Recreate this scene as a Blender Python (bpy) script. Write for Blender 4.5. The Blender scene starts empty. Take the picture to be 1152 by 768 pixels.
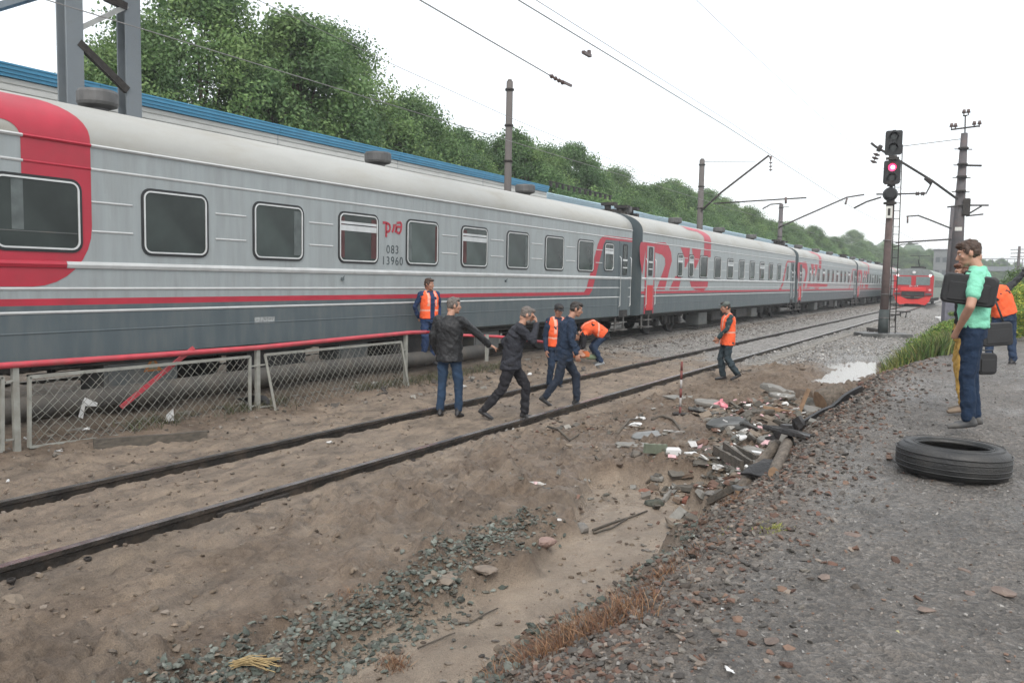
import bpy, bmesh, math, random
import numpy as np
from mathutils import Vector, Matrix
random.seed(7); RS = np.random.RandomState(11)
R = math.radians
S = bpy.context.scene
C = S.collection
# ------------------------------------------------------------------ camera, world, sun, exposure
FPX = 900.0; HC = 2.02; PITCH = R(4.57); ROLL = R(1.15); YAW = R(30.75)
def cam_basis():
    F = Vector((-math.sin(YAW)*math.cos(PITCH), math.cos(YAW)*math.cos(PITCH), -math.sin(PITCH)))
    R0 = Vector((math.cos(YAW), math.sin(YAW), 0)); U0 = R0.cross(F)
    return F, R0*math.cos(ROLL)+U0*math.sin(ROLL), -R0*math.sin(ROLL)+U0*math.cos(ROLL)
CF, CR, CU = cam_basis()
CAM = Vector((0, 0, HC))
cd = bpy.data.cameras.new('camera'); cam = bpy.data.objects.new('camera', cd); C.objects.link(cam)
cd.lens = 36*FPX/1152; cd.sensor_width = 36; cd.clip_start = 0.05; cd.clip_end = 4000
m = Matrix((CR, CU, -CF)).transposed().to_4x4(); m.translation = CAM; cam.matrix_world = m
S.camera = cam
W = bpy.data.worlds.new("World"); S.world = W; W.use_nodes = True
nt = W.node_tree; nt.nodes.clear()
sky = nt.nodes.new('ShaderNodeTexSky'); sky.sky_type = 'NISHITA'; sky.sun_disc = False
SUN_EL, SUN_AZ = R(48), R(150)
sky.sun_elevation = SUN_EL; sky.sun_rotation = SUN_AZ; sky.air_density = 1.0; sky.dust_density = 4.0
bgs = nt.nodes.new('ShaderNodeBackground'); bgs.inputs['Strength'].default_value = 0.05
nt.links.new(sky.outputs[0], bgs.inputs[0])
bgw = nt.nodes.new('ShaderNodeBackground'); bgw.inputs['Color'].default_value = (0.985, 1.0, 1.0, 1)   # even white cloud cover
bgw.inputs['Strength'].default_value = 0.98
add = nt.nodes.new('ShaderNodeAddShader'); out = nt.nodes.new('ShaderNodeOutputWorld')
nt.links.new(bgs.outputs[0], add.inputs[0]); nt.links.new(bgw.outputs[0], add.inputs[1]); nt.links.new(add.outputs[0], out.inputs[0])
sl = bpy.data.lights.new('sun', 'SUN'); sl.energy = 1.4; sl.angle = R(20); sl.color = (1, .97, .93)
so = bpy.data.objects.new('sun', sl); C.objects.link(so)
sd = Vector((math.sin(SUN_AZ)*math.cos(SUN_EL), math.cos(SUN_AZ)*math.cos(SUN_EL), math.sin(SUN_EL)))
so.rotation_euler = sd.to_track_quat('Z', 'Y').to_euler()
S.view_settings.view_transform = 'Standard'; S.view_settings.look = 'None'
S.view_settings.exposure = 0.31; S.view_settings.gamma = 1.0
S.render.engine = 'CYCLES'
# ------------------------------------------------------------------ pixel (1152x768 photo) -> world, used to place things on planes
def ray(px, py): return (CF*FPX + CR*(px-576) - CU*(py-384)).normalized()
def gp(px, py, z=-0.1):
    d = ray(px, py); t = (z-CAM.z)/d.z; p = CAM+d*t; return p
def lp(px, py, x):
    d = ray(px, py); t = (x-CAM.x)/d.x; return CAM+d*t
def dp(px, py, depth):
    d = ray(px, py); return CAM+d*(depth/d.dot(CF))
# ------------------------------------------------------------------ materials
MATS = {}
def node_mat(name):
    m = bpy.data.materials.new(name); m.use_nodes = True
    return m, m.node_tree, m.node_tree.nodes['Principled BSDF']
def mat(name, col, rough=0.7, metal=0.0, nscale=6.0, nvar=0.12, bump=0.0, bscale=40.0, spec=0.5, dirt=None, dscale=1.2, dirt_amt=.5, stretch=(1,1,1), emis=None, trans=0, coat=0):
    if name in MATS: return MATS[name]
    m, nt, b = node_mat(name)
    L = nt.links; N = nt.nodes
    tc = N.new('ShaderNodeTexCoord'); mp = N.new('ShaderNodeMapping'); mp.inputs['Scale'].default_value = stretch
    L.new(tc.outputs['Object'], mp.inputs[0])
    no = N.new('ShaderNodeTexNoise'); no.inputs['Scale'].default_value = nscale; no.inputs['Detail'].default_value = 6
    L.new(mp.outputs[0], no.inputs['Vector'])
    rp = N.new('ShaderNodeMapRange'); rp.inputs['From Min'].default_value = .3; rp.inputs['From Max'].default_value = .7
    rp.inputs['To Min'].default_value = 1-nvar; rp.inputs['To Max'].default_value = 1+nvar
    L.new(no.outputs[0], rp.inputs[0])
    mx = N.new('ShaderNodeMix'); mx.data_type = 'RGBA'; mx.blend_type = 'MULTIPLY'; mx.inputs['Factor'].default_value = 1
    mx.inputs[6].default_value = (*col, 1); L.new(rp.outputs[0], mx.inputs[7])
    last = mx.outputs[2]
    if dirt:
        n2 = N.new('ShaderNodeTexNoise'); n2.inputs['Scale'].default_value = dscale; n2.inputs['Detail'].default_value = 9; n2.inputs['Roughness'].default_value = .65
        L.new(mp.outputs[0], n2.inputs['Vector'])
        r2 = N.new('ShaderNodeMapRange'); r2.inputs['From Min'].default_value = .45; r2.inputs['From Max'].default_value = .75
        r2.inputs['To Max'].default_value = dirt_amt; L.new(n2.outputs[0], r2.inputs[0])
        m2 = N.new('ShaderNodeMix'); m2.data_type = 'RGBA'; L.new(r2.outputs[0], m2.inputs[0]); L.new(last, m2.inputs[6]); m2.inputs[7].default_value = (*dirt, 1)
        last = m2.outputs[2]
    L.new(last, b.inputs['Base Color'])
    b.inputs['Roughness'].default_value = rough; b.inputs['Metallic'].default_value = metal
    b.inputs['Specular IOR Level'].default_value = spec
    if coat: b.inputs['Coat Weight'].default_value = coat; b.inputs['Coat Roughness'].default_value = .1
    if bump:
        n3 = N.new('ShaderNodeTexNoise'); n3.inputs['Scale'].default_value = bscale; n3.inputs['Detail'].default_value = 5
        L.new(mp.outputs[0], n3.inputs['Vector'])
        bp = N.new('ShaderNodeBump'); bp.inputs['Strength'].default_value = bump; bp.inputs['Distance'].default_value = .02
        L.new(n3.outputs[0], bp.inputs['Height']); L.new(bp.outputs[0], b.inputs['Normal'])
    if emis: b.inputs['Emission Color'].default_value = (*emis[0], 1); b.inputs['Emission Strength'].default_value = emis[1]
    MATS[name] = m; return m
def attr_mat(name, rough=.85, bump=.3, bscale=60, trans=0.0, nvar=.25, nscale=25, spec=.35):
    """colour from the per-face attribute 'col', with grain"""
    if name in MATS: return MATS[name]
    m, nt, b = node_mat(name); L = nt.links; N = nt.nodes
    at = N.new('ShaderNodeAttribute'); at.attribute_name = 'col'
    tc = N.new('ShaderNodeTexCoord')
    no = N.new('ShaderNodeTexNoise'); no.inputs['Scale'].default_value = nscale; no.inputs['Detail'].default_value = 5; L.new(tc.outputs['Object'], no.inputs['Vector'])
    rp = N.new('ShaderNodeMapRange'); rp.inputs['To Min'].default_value = 1-nvar*1.6; rp.inputs['To Max'].default_value = 1+nvar*1.6; L.new(no.outputs[0], rp.inputs[0])
    mx = N.new('ShaderNodeMix'); mx.data_type = 'RGBA'; mx.blend_type = 'MULTIPLY'; mx.inputs['Factor'].default_value = 1
    L.new(at.outputs['Color'], mx.inputs[6]); L.new(rp.outputs[0], mx.inputs[7]); L.new(mx.outputs[2], b.inputs['Base Color'])
    b.inputs['Roughness'].default_value = rough; b.inputs['Specular IOR Level'].default_value = spec
    if bump:
        bp = N.new('ShaderNodeBump'); bp.inputs['Strength'].default_value = bump; bp.inputs['Distance'].default_value = .01
        n3 = N.new('ShaderNodeTexNoise'); n3.inputs['Scale'].default_value = bscale; L.new(tc.outputs['Object'], n3.inputs['Vector'])
        L.new(n3.outputs[0], bp.inputs['Height']); L.new(bp.outputs[0], b.inputs['Normal'])
    if trans:
        t = N.new('ShaderNodeBsdfTranslucent'); L.new(mx.outputs[2], t.inputs[0]); ms = N.new('ShaderNodeMixShader'); ms.inputs[0].default_value = trans
        o = N['Material Output']; L.new(b.outputs[0], ms.inputs[1]); L.new(t.outputs[0], ms.inputs[2]); L.new(ms.outputs[0], o.inputs[0])
    MATS[name] = m; return m
# ------------------------------------------------------------------ objects and tags
def tag(o, label=None, cat=None, group=None, kind=None):
    if label: o['label'] = label
    if cat: o['category'] = cat
    if group: o['group'] = group
    if kind: o['kind'] = kind
    return o
def thing(name, label, cat, loc=(0,0,0), rz=0, group=None, kind=None):
    o = bpy.data.objects.new(name, None); C.objects.link(o); o.location = loc; o.rotation_euler = (0,0,rz); o.empty_display_size = .2
    return tag(o, label, cat, group, kind)
def link(name, me, parent=None, loc=None):
    o = bpy.data.objects.new(name, me); C.objects.link(o)
    if parent: o.parent = parent
    if loc is not None: o.location = loc
    return o
def copy_tree(o, parent=None, ov={}):
    c = o.copy(); C.objects.link(c); c.parent = parent
    for ch in KIDS.get(o.name, []) if False else [x for x in o.children]: copy_tree(ch, c)
    return c
class MB:
    """collects shapes; build() links them as ONE mesh object"""
    def __init__(s): s.v = []; s.f = []; s.mi = []; s.sm = []; s.m = 0
    def add(s, vs, fs, smooth=False, M=None):
        o = len(s.v)
        if M is not None: vs = [M @ Vector(v) for v in vs]
        s.v.extend([tuple(v) for v in vs]); s.f.extend([tuple(i+o for i in f) for f in fs])
        s.mi.extend([s.m]*len(fs)); s.sm.extend([smooth]*len(fs)); return s
    def box(s, c, d, rot=None, bev=0):
        x, y, z = d[0]/2, d[1]/2, d[2]/2
        M = Matrix.Translation(c)
        if rot is not None: M = M @ (rot.to_4x4() if isinstance(rot, Matrix) else Matrix.Rotation(rot, 4, 'Z'))
        if bev:
            q = bev; vs = []; 
            for sz, zz in ((-1, -z), (-1, -z+q), (1, z-q), (1, z)):
                k = q if abs(zz) == z else 0
                for a, b_ in ((-x+k, -y+k+q*(k==0)), (x-k-q*(k==0), -y+k), (x-k, y-k-q*(k==0)), (-x+k+q*(k==0), y-k)) if False else ((-x+k, -y+k), (x-k, -y+k), (x-k, y-k), (-x+k, y-k)):
                    vs.append((a, b_, zz))
            fs = [(3,2,1,0), (12,13,14,15)]
            for r in range(3):
                for i in range(4): j = (i+1) % 4; fs.append((r*4+i, r*4+j, r*4+4+j, r*4+4+i))
            return s.add(vs, fs, False, M)
        vs = [(-x,-y,-z),(x,-y,-z),(x,y,-z),(-x,y,-z),(-x,-y,z),(x,-y,z),(x,y,z),(-x,y,z)]
        return s.add(vs, [(3,2,1,0),(4,5,6,7),(0,1,5,4),(1,2,6,5),(2,3,7,6),(3,0,4,7)], False, M)
    def cyl(s, a, b, ra, rb=None, n=10, caps=True, smooth=True):
        rb = ra if rb is None else rb
        a, b = Vector(a), Vector(b); d = (b-a)
        q = d.to_track_quat('Z', 'Y').to_matrix(); vs = []
        for p, r in ((a, ra), (b, rb)):
            for i in range(n): t = 2*math.pi*i/n; vs.append(p+q @ Vector((math.cos(t)*r, math.sin(t)*r, 0)))
        s.add(vs, [(i, (i+1) % n, n+(i+1) % n, n+i) for i in range(n)], smooth)
        if caps: o = len(s.v)-2*n; s.f += [tuple(o+i for i in reversed(range(n))), tuple(o+n+i for i in range(n))]; s.mi += [s.m]*2; s.sm += [False]*2
        return s
    def bar(s, a, b, w, h):
        """rectangular bar from a to b"""
        a, b = Vector(a), Vector(b); d = b-a; q = d.to_track_quat('Z', 'Y').to_matrix()
        return s.box((a+b)/2, (w, h, d.length), q)
    def tube(s, pts, r, n=8, caps=True, taper=None):
        pts = [Vector(p) for p in pts]; K = len(pts); vs = []
        for k, p in enumerate(pts):
            d = (pts[min(k+1, K-1)]-pts[max(k-1, 0)]); q = d.to_track_quat('Z', 'Y').to_matrix()
            rr = r[k] if isinstance(r, (list, tuple)) else r
            for i in range(n): t = 2*math.pi*i/n; vs.append(p+q @ Vector((math.cos(t)*rr, math.sin(t)*rr, 0)))
        fs = [(k*n+i, k*n+(i+1) % n, (k+1)*n+(i+1) % n, (k+1)*n+i) for k in range(K-1) for i in range(n)]
        if caps: fs += [tuple(reversed(range(n))), tuple((K-1)*n+i for i in range(n))]
        return s.add(vs, fs, True)
    def lathe(s, prof, n=24, c=(0,0,0), M=None):
        vs = []; K = len(prof)
        for r, z in prof:
            for i in range(n): t = 2*math.pi*i/n; vs.append((c[0]+r*math.cos(t), c[1]+r*math.sin(t), c[2]+z))
        fs = [(k*n+i, k*n+(i+1) % n, (k+1)*n+(i+1) % n, (k+1)*n+i) for k in range(K-1) for i in range(n)]
        return s.add(vs, fs, True, M)
    def prism(s, poly, y0, y1, M=None, axis='y'):
        """poly in (x,z) extruded along y"""
        n = len(poly)
        if axis == 'y': vs = [(p[0], y0, p[1]) for p in poly]+[(p[0], y1, p[1]) for p in poly]
        elif axis == 'x': vs = [(y0, p[0], p[1]) for p in poly]+[(y1, p[0], p[1]) for p in poly]
        else: vs = [(p[0], p[1], y0) for p in poly]+[(p[0], p[1], y1) for p in poly]
        fs = [tuple(range(n)), tuple(reversed(range(n, 2*n)))]+[(i, n+i, n+(i+1) % n, (i+1) % n) for i in range(n)]
        return s.add(vs, fs, False, M)
    def sphere(s, c, r, n=10, k=7, M=None):
        rx, ry, rz = (r, r, r) if not isinstance(r, (tuple, list)) else r
        vs = []; 
        for j in range(1, k):
            ph = math.pi*j/k
            for i in range(n): t = 2*math.pi*i/n; vs.append((math.sin(ph)*math.cos(t)*rx, math.sin(ph)*math.sin(t)*ry, math.cos(ph)*rz))
        vs += [(0,0,rz),(0,0,-rz)]; T = len(vs)-2; B = T+1
        fs = [(j*n+(i+1) % n, j*n+i, (j+1)*n+i, (j+1)*n+(i+1) % n) for j in range(k-2) for i in range(n)]
        fs += [(T, i, (i+1) % n) for i in range(n)]+[(B, (k-2)*n+(i+1) % n, (k-2)*n+i) for i in range(n)]
        MM = Matrix.Translation(c) @ (M.to_4x4() if M is not None else Matrix.Identity(4))
        return s.add(vs, fs, True, MM)
    def mesh(s, name, mats):
        me = bpy.data.meshes.new(name); me.from_pydata(s.v, [], s.f)
        for x in (mats if isinstance(mats, (list, tuple)) else [mats]): me.materials.append(x)
        me.polygons.foreach_set('material_index', s.mi); me.polygons.foreach_set('use_smooth', s.sm)
        bm = bmesh.new(); bm.from_mesh(me); bmesh.ops.recalc_face_normals(bm, faces=bm.faces); bm.to_mesh(me); bm.free()
        return me
    def build(s, name, mats, parent=None, loc=None): return link(name, s.mesh(name, mats), parent, loc)
def np_mesh(name, V, F, mats, col=None, smooth=False, mi=None):
    """fast mesh from numpy; F is (n,3) or (n,4); col is per-face rgb"""
    me = bpy.data.meshes.new(name); k = F.shape[1]
    me.vertices.add(len(V)); me.vertices.foreach_set('co', np.ascontiguousarray(V, dtype=np.float32).ravel())
    me.loops.add(F.size); me.loops.foreach_set('vertex_index', np.ascontiguousarray(F, dtype=np.int32).ravel())
    me.polygons.add(len(F)); me.polygons.foreach_set('loop_start', np.arange(0, F.size, k, dtype=np.int32))
    me.polygons.foreach_set('use_smooth', np.full(len(F), smooth))
    for x in (mats if isinstance(mats, (list, tuple)) else [mats]): me.materials.append(x)
    if mi is not None: me.polygons.foreach_set('material_index', np.asarray(mi, dtype=np.int32))
    me.update(calc_edges=True)
    if col is not None:
        a = me.attributes.new('col', 'FLOAT_COLOR', 'FACE'); c = np.ones((len(F), 4), np.float32); c[:, :3] = col; a.data.foreach_set('color', c.ravel())
    return me
# ------------------------------------------------------------------ noise
_P = np.random.RandomState(3).permutation(512); _P = np.concatenate([_P, _P, _P])
_G = np.random.RandomState(5).uniform(-1, 1, 1024)
def vnoise(x, y):
    xi = np.floor(x).astype(int); yi = np.floor(y).astype(int); xf = x-xi; yf = y-yi
    u = xf*xf*(3-2*xf); v = yf*yf*(3-2*yf); xi &= 511; yi &= 511; x1 = (xi+1) & 511; y1 = (yi+1) & 511
    g = lambda a, b: _G[_P[_P[a]+b]]
    return (g(xi, yi)*(1-u)+g(x1, yi)*u)*(1-v)+(g(xi, y1)*(1-u)+g(x1, y1)*u)*v
def fbm(x, y, o=4):
    s = 0; a = 1; t = 0
    for k in range(o): s = s+a*vnoise(x*2**k+17.3*k, y*2**k+9.1*k); t += a; a *= .5
    return s/t
def ss(a, b, x): t = np.clip((x-a)/(b-a), 0, 1); return t*t*(3-2*t)
# ------------------------------------------------------------------ ground
def pd(x, y, pts):
    """distance to polyline and the parameter along it (0..1)"""
    best = np.full(np.shape(x), 1e9); tb = np.zeros(np.shape(x)); n = len(pts)-1
    for i in range(n):
        ax, ay = pts[i]; bx, by = pts[i+1]; dx, dy = bx-ax, by-ay
        t = np.clip(((x-ax)*dx+(y-ay)*dy)/(dx*dx+dy*dy), 0, 1); d = np.hypot(x-ax-t*dx, y-ay-t*dy)
        k = d < best; best = np.where(k, d, best); tb = np.where(k, (i+t)/n, tb)
    return best, tb
xy = lambda P: [(p.x, p.y) for p in P]
CH = xy([gp(745, 555, -.2), gp(722, 600, -.2), gp(665, 650, -.2), gp(590, 700, -.2), gp(500, 745, -.2), gp(380, 830, -.2)])
GS = xy([gp(600, 590, -.12), gp(520, 625, -.12), gp(470, 670, -.12), gp(380, 715, -.12), gp(270, 760, -.12), gp(160, 800, -.12)])
PUD = gp(962, 415, -.2)
def edge_x(y): return np.where(y < 12.8, -1.05, -1.05+(y-12.8)*.145)      # crest of the bank along the path
def masks(x, y):
    d, t = pd(x, y, CH); n1 = fbm(x*1.3+3, y*1.3, 3)
    ch = 1-ss(.44, .54, d+n1*.42-.16*(1-ss(.1, .5, t)))
    toe = -2.25+.30*fbm(y*.9, y*0+2.2, 4)+.10*fbm(x*2+y, y*3, 2)
    crest = np.minimum(edge_x(y), 2.5+0*y)
    slope = ss(0, 1, (x-toe)/(np.maximum(crest-toe, .3)))
    far = ss(21, 25, y+n1*3+np.clip(-4.2-x, 0, 1)*2.4)                                   # grey ballast beyond the mud tongue
    mound = (1-far)*ss(-5.55, -4.7, x)*(1-slope)
    return ch, slope, far, mound, n1
def height(x, y, detail=True):
    x = np.asarray(x, float); y = np.asarray(y, float)
    ch, slope, far, mound, n1 = masks(x, y)
    P = .50+.022*np.clip(y, 0, 13)-.0*y
    z = np.full(x.shape, -.165)
    z = z+.07*np.exp(-((x+5.52)/.17)**2)
    between = ss(-7.2, -7.05, x)*(1-ss(-5.86, -5.7, x)); left = 1-ss(-7.4, -7.2, x)
    z = z+between*.10+left*(.09+.10*ss(-8.0, -9.2, x))
    z = z-.16*ss(-9.3, -9.9, x)+.0*x                                                   # washed out strip under the pipe
    z = z+.12*ss(-10.3, -10.6, x)
    # brown tongue of washed soil, higher next to the rail and around the rubbish
    z = z+mound*(.03+.11*ss(5, 10, y)*(1-ss(12.5, 17, y)))*(1-ch)
    z = z-ch*.06*(1-slope)
    z = z+slope*(P+.16)
    z = z-.3*ss(2.0, 6, x)*slope*0
    pdx = np.hypot((x-PUD.x-.0)/1.0, (y-PUD.y+.9)/4.8)
    z = z-.20*(1-ss(.35, 1.25, pdx+fbm(x*1.1, y*.5, 3)*.35))*(1-slope)
    # far land
    z = z+ss(40, 400, np.abs(x+6))*2
    z = z-.10*far*(x > -5.5)*(1-slope)
    # weedy bank right of the line of the track, beyond the path
    z = z+.5*ss(14, 22, y)*ss(0, 1.2, x-edge_x(y)*.0+.9)*(1-ss(30, 60, y))*0
    if detail:
        nr = np.exp(-((x+5.6)/.14)**2)*0
        open_ = np.where((x > -9.4), 1, .7)
        ang = .35; xr = x*math.cos(ang)+y*math.sin(ang); yr = -x*math.sin(ang)+y*math.cos(ang)
        big = fbm(x*.9, y*.9, 3); lumps = 1-np.abs(fbm(xr*5, yr*2.4, 4))*2
        z = z+.035*big*open_*ss(.0, .5, np.minimum(np.abs(x+5.66), np.abs(x+7.26)))
        nearr = ss(.05, .35, np.minimum(np.abs(x+5.66), np.abs(x+7.26)))
        clod = np.maximum(0, fbm(xr*7+9, yr*4, 4)-.06)
        wx_ = x+.12*fbm(x*3+1, y*3, 2); wy_ = y+.12*fbm(x*3, y*3+8, 2); xr2 = wx_*math.cos(.5)+wy_*math.sin(.5); yr2 = -wx_*math.sin(.5)+wy_*math.cos(.5)
        t1 = fbm(yr2*3.0+3, xr2*8.0, 3); t2 = fbm(yr2*2.0+13, xr2*5.0+5, 3); t3 = fbm(wx_*9, wy_*9+4, 2)
        patch = ss(-.25, .15, fbm(x*.9+31, y*.9, 3))
        scarp = .034*ss(-.02, .04, t1)+.036*ss(.03, .09, t2)+.020*ss(.05, .11, t3)-.040*ss(.14, .20, t1)-.03*ss(.2, .26, t2)
        z = z+scarp*(1-slope)*(1-ch*.92)*(1-.65*between)*(1-.6*left)*patch*(.3+.7*ss(.05, .35, np.minimum(np.abs(x+5.66), np.abs(x+7.26))))
        z = z+((.030*lumps+.13*clod)*(1-slope))*(1-ch*.9)*(1-.55*between)*(1-.5*left)*(.35+.65*nearr)
        z = z+.036*fbm(x*9, y*9, 4)*(1-.85*ch)*(1-.4*between)*(.4+.6*nearr)*(1-.4*slope)
        z = z+.05*slope*(1-slope)*4*np.maximum(0, fbm(x*4, y*4, 4)+.1)
        z = z+.014*fbm(x*26, y*26, 2)*(1-.85*ch)
    return z
def hz(x, y): return float(height(np.array([x]), np.array([y]))[0])
def spaced(segs):
    r = []
    for a, b, d in segs: r += list(np.arange(a, b, d))
    return np.array(r)
gx = spaced([(-1500, -200, 260), (-200, -60, 20), (-60, -16, 2.0), (-16, -10, .22), (-10, -7.3, .06), (-7.3, -5.4, .045), (-5.4, 1.6, .036), (1.6, 6, .2), (6, 30, 2), (30, 200, 20), (200, 1501, 260)])
gy = list(spaced([(-1200, -100, 220), (-100, -10, 6), (-10, 1.2, .5)])); yy = 1.2
while yy < 130: gy.append(yy); yy += .013+.0065*max(yy-1, 0)**1.05
gy += list(spaced([(130, 400, 8), (400, 2600, 220)])); gy = np.array(gy)
GX, GY = np.meshgrid(gx, gy); GZ = height(GX, GY)
nx, ny = len(gx), len(gy)
V = np.stack([GX.ravel(), GY.ravel(), GZ.ravel()], 1)
I = np.arange(nx*ny).reshape(ny, nx); F = np.stack([I[:-1, :-1].ravel(), I[:-1, 1:].ravel(), I[1:, 1:].ravel(), I[1:, :-1].ravel()], 1)
ch, slope, far, mound, n1 = masks(GX, GY)
fine = fbm(GX*2.1, GY*2.1, 4)
m_path = np.clip(slope, 0, 1)
m_brown = np.clip(mound*(.45+.9*fine+.5*ss(5.5, 9, GY))*(1-ch)+slope*(1-ss(-1.35, -.75, GX+fine*.5))*.8, 0, 1)
btw = ss(-7.2, -7.05, GX)*(1-ss(-5.86, -5.7, GX))
m_bal = np.clip(far*(GX > -9)+(GX < -10.4)*(.25+.3*far)+(GX < -9)*far*.6, 0, 1)*(1-slope)
dgs, _t = pd(GX, GY, GS); m_brown = np.maximum(m_brown, (1-ss(.12, .42, dgs+fine*.3))*.95)
m_brown = np.maximum(m_brown, (1-ss(-8.8, -8.4, GX+fine*.6))*ss(-10.6, -10.3, GX)*.8*(1-far))
pdx = np.hypot((GX-PUD.x)/1.6, (GY-PUD.y-3)/8)
m_wet = np.clip(ch*.55+(1-ss(.3, 1.2, pdx))*.9*(1-slope)+slope*(.35+.65*ss(-.1, .4, fbm(GX*.7+5, GY*.5, 3)))*ss(-1.3, -.8, GX)*.95+(GX < -2.2)*(1-ss(8, 15, GY))*ss(-.25, .25, fbm(GX*.8, GY*.8+7, 3))*.75*(1-slope)+far*ss(-7.1, -6.9, GX)*(1-ss(-2.2, -2.0, GX))*.35, 0, 1)
me = np_mesh('ground', V, F, [], smooth=True)
a = me.attributes.new('zone', 'FLOAT_COLOR', 'POINT')
a.data.foreach_set('color', np.stack([m_path, m_brown, m_wet, m_bal], -1).astype(np.float32).ravel())
def ground_mat():
    m, nt, b = node_mat('soil'); L = nt.links; N = nt.nodes
    at = N.new('ShaderNodeAttribute'); at.attribute_name = 'zone'; sp = N.new('ShaderNodeSeparateColor'); L.new(at.outputs['Color'], sp.inputs[0])
    tc = N.new('ShaderNodeTexCoord'); P = tc.outputs['Object']
    def noise(sc, det=6, ro=.6, dist=0, vec=None):
        n = N.new('ShaderNodeTexNoise'); n.inputs['Scale'].default_value = sc; n.inputs['Detail'].default_value = det; n.inputs['Roughness'].default_value = ro; n.inputs['Distortion'].default_value = dist
        L.new(vec or P, n.inputs['Vector']); return n.outputs[0]
    def ramp(v, stops):
        r = N.new('ShaderNodeValToRGB'); L.new(v, r.inputs[0]); e = r.color_ramp.elements
        while len(e) < len(stops): e.new(.5)
        for i, (p, c) in enumerate(stops): e[i].position = p; e[i].color = (*c, 1)
        return r.outputs[0]
    def mix(f, a, b_, blend='MIX'):
        x = N.new('ShaderNodeMix'); x.data_type = 'RGBA'; x.blend_type = blend
        for s_, v in ((x.inputs[0], f), (x.inputs[6], a), (x.inputs[7], b_)):
            if isinstance(v, float): s_.default_value = v
            elif isinstance(v, tuple): s_.default_value = (*v, 1)
            else: L.new(v, s_)
        return x.outputs[2]
    mp = N.new('ShaderNodeMapping'); mp.inputs['Rotation'].default_value = (0, 0, .35); mp.inputs['Scale'].default_value = (2.2, .8, 1); L.new(P, mp.inputs[0])
    strk = noise(3.0, 8, .65, .5, mp.outputs[0])
    sand = ramp(strk, [(.25, (.10, .083, .066)), (.40, (.175, .142, .112)), (.50, (.235, .188, .145)), (.7, (.30, .24, .18))])
    brown = ramp(noise(14, 8, .75), [(.3, (.075, .055, .040)), (.5, (.155, .115, .083)), (.68, (.225, .175, .13))])
    vo = N.new('ShaderNodeTexVoronoi'); vo.inputs['Scale'].default_value = 46; L.new(P, vo.inputs['Vector'])
    vc = N.new('ShaderNodeSeparateColor'); L.new(vo.outputs['Color'], vc.inputs[0])
    path = mix(.62, ramp(noise(9, 9, .8), [(.3, (.12, .112, .103)), (.5, (.20, .188, .174)), (.7, (.28, .265, .245))]), ramp(vc.outputs[0], [(0., (.09, .085, .08)), (.5, (.165, .155, .142)), (.8, (.21, .185, .16)), (1., (.31, .29, .27))]))
    v2 = N.new('ShaderNodeTexVoronoi'); v2.inputs['Scale'].default_value = 20; L.new(P, v2.inputs['Vector'])
    v2c = N.new('ShaderNodeSeparateColor'); L.new(v2.outputs['Color'], v2c.inputs[0])
    bal = mix(.5, ramp(v2c.outputs[1], [(0., (.10, .097, .093)), (.6, (.23, .222, .21)), (1., (.38, .37, .35))]), ramp(noise(3, 8, .7), [(.3, (.13, .125, .115)), (.7, (.29, .275, .25))]))
    si = N.new('ShaderNodeAttribute'); si.attribute_name = 'silt'
    siltc = ramp(noise(2.5, 5, .55, .8, mp.outputs[0]), [(.3, (.25, .20, .155)), (.7, (.36, .295, .23))])
    c = mix(sp.outputs[1], sand, brown); c = mix(si.outputs['Fac'], c, siltc); pb = mix(sp.outputs[1], path, mix(.5, path, brown)); c = mix(sp.outputs[0], c, pb); c = mix(at.outputs['Alpha'], c, bal)
    spk = ramp(noise(140, 3, .7), [(.35, (.55, .55, .55)), (.5, (1., 1., 1.)), (.72, (1.35, 1.33, 1.3))])
    c = mix(.8, c, spk, 'MULTIPLY')
    dark = ramp(noise(1.4, 6, .7), [(.36, (.66, .66, .66)), (.5, (.95, .95, .95)), (.62, (1.10, 1.09, 1.08))]); c = mix(.8, c, dark, 'MULTIPLY')
    L.new(c, b.inputs['Base Color'])
    rr = N.new('ShaderNodeMapRange'); rr.inputs['To Min'].default_value = .9; rr.inputs['To Max'].default_value = .16
    ad = N.new('ShaderNodeMath'); ad.operation = 'MULTIPLY'; L.new(sp.outputs[2], ad.inputs[0]); L.new(ramp(noise(5, 5, .6), [(.3, (.45, .45, .45)), (.65, (1.2, 1.2, 1.2))]), ad.inputs[1])
    L.new(ad.outputs[0], rr.inputs[0]); L.new(rr.outputs[0], b.inputs['Roughness'])
    bp = N.new('ShaderNodeBump'); bp.inputs['Strength'].default_value = 1.; bp.inputs['Distance'].default_value = .03
    h = N.new('ShaderNodeMath'); h.operation = 'MULTIPLY_ADD'; L.new(noise(38, 8, .75), h.inputs[0]); h.inputs[1].default_value = 1.
    h2 = N.new('ShaderNodeMath'); h2.operation = 'MULTIPLY'; L.new(vo.outputs['Distance'], h2.inputs[0]); L.new(sp.outputs[0], h2.inputs[1]); L.new(h2.outputs[0], h.inputs[2])
    L.new(h.outputs[0], bp.inputs['Height']); L.new(bp.outputs[0], b.inputs['Normal'])
    b.inputs['Specular IOR Level'].default_value = .4
    return m
me.materials.append(ground_mat())
a2 = me.attributes.new('silt', 'FLOAT', 'POINT'); a2.data.foreach_set('value', (ch*(1-ss(.15, .5, slope))).astype(np.float32).ravel())
tag(link('ground', me), 'muddy silt covered railway ground with gravel bank and grey path', kind='structure')
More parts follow.
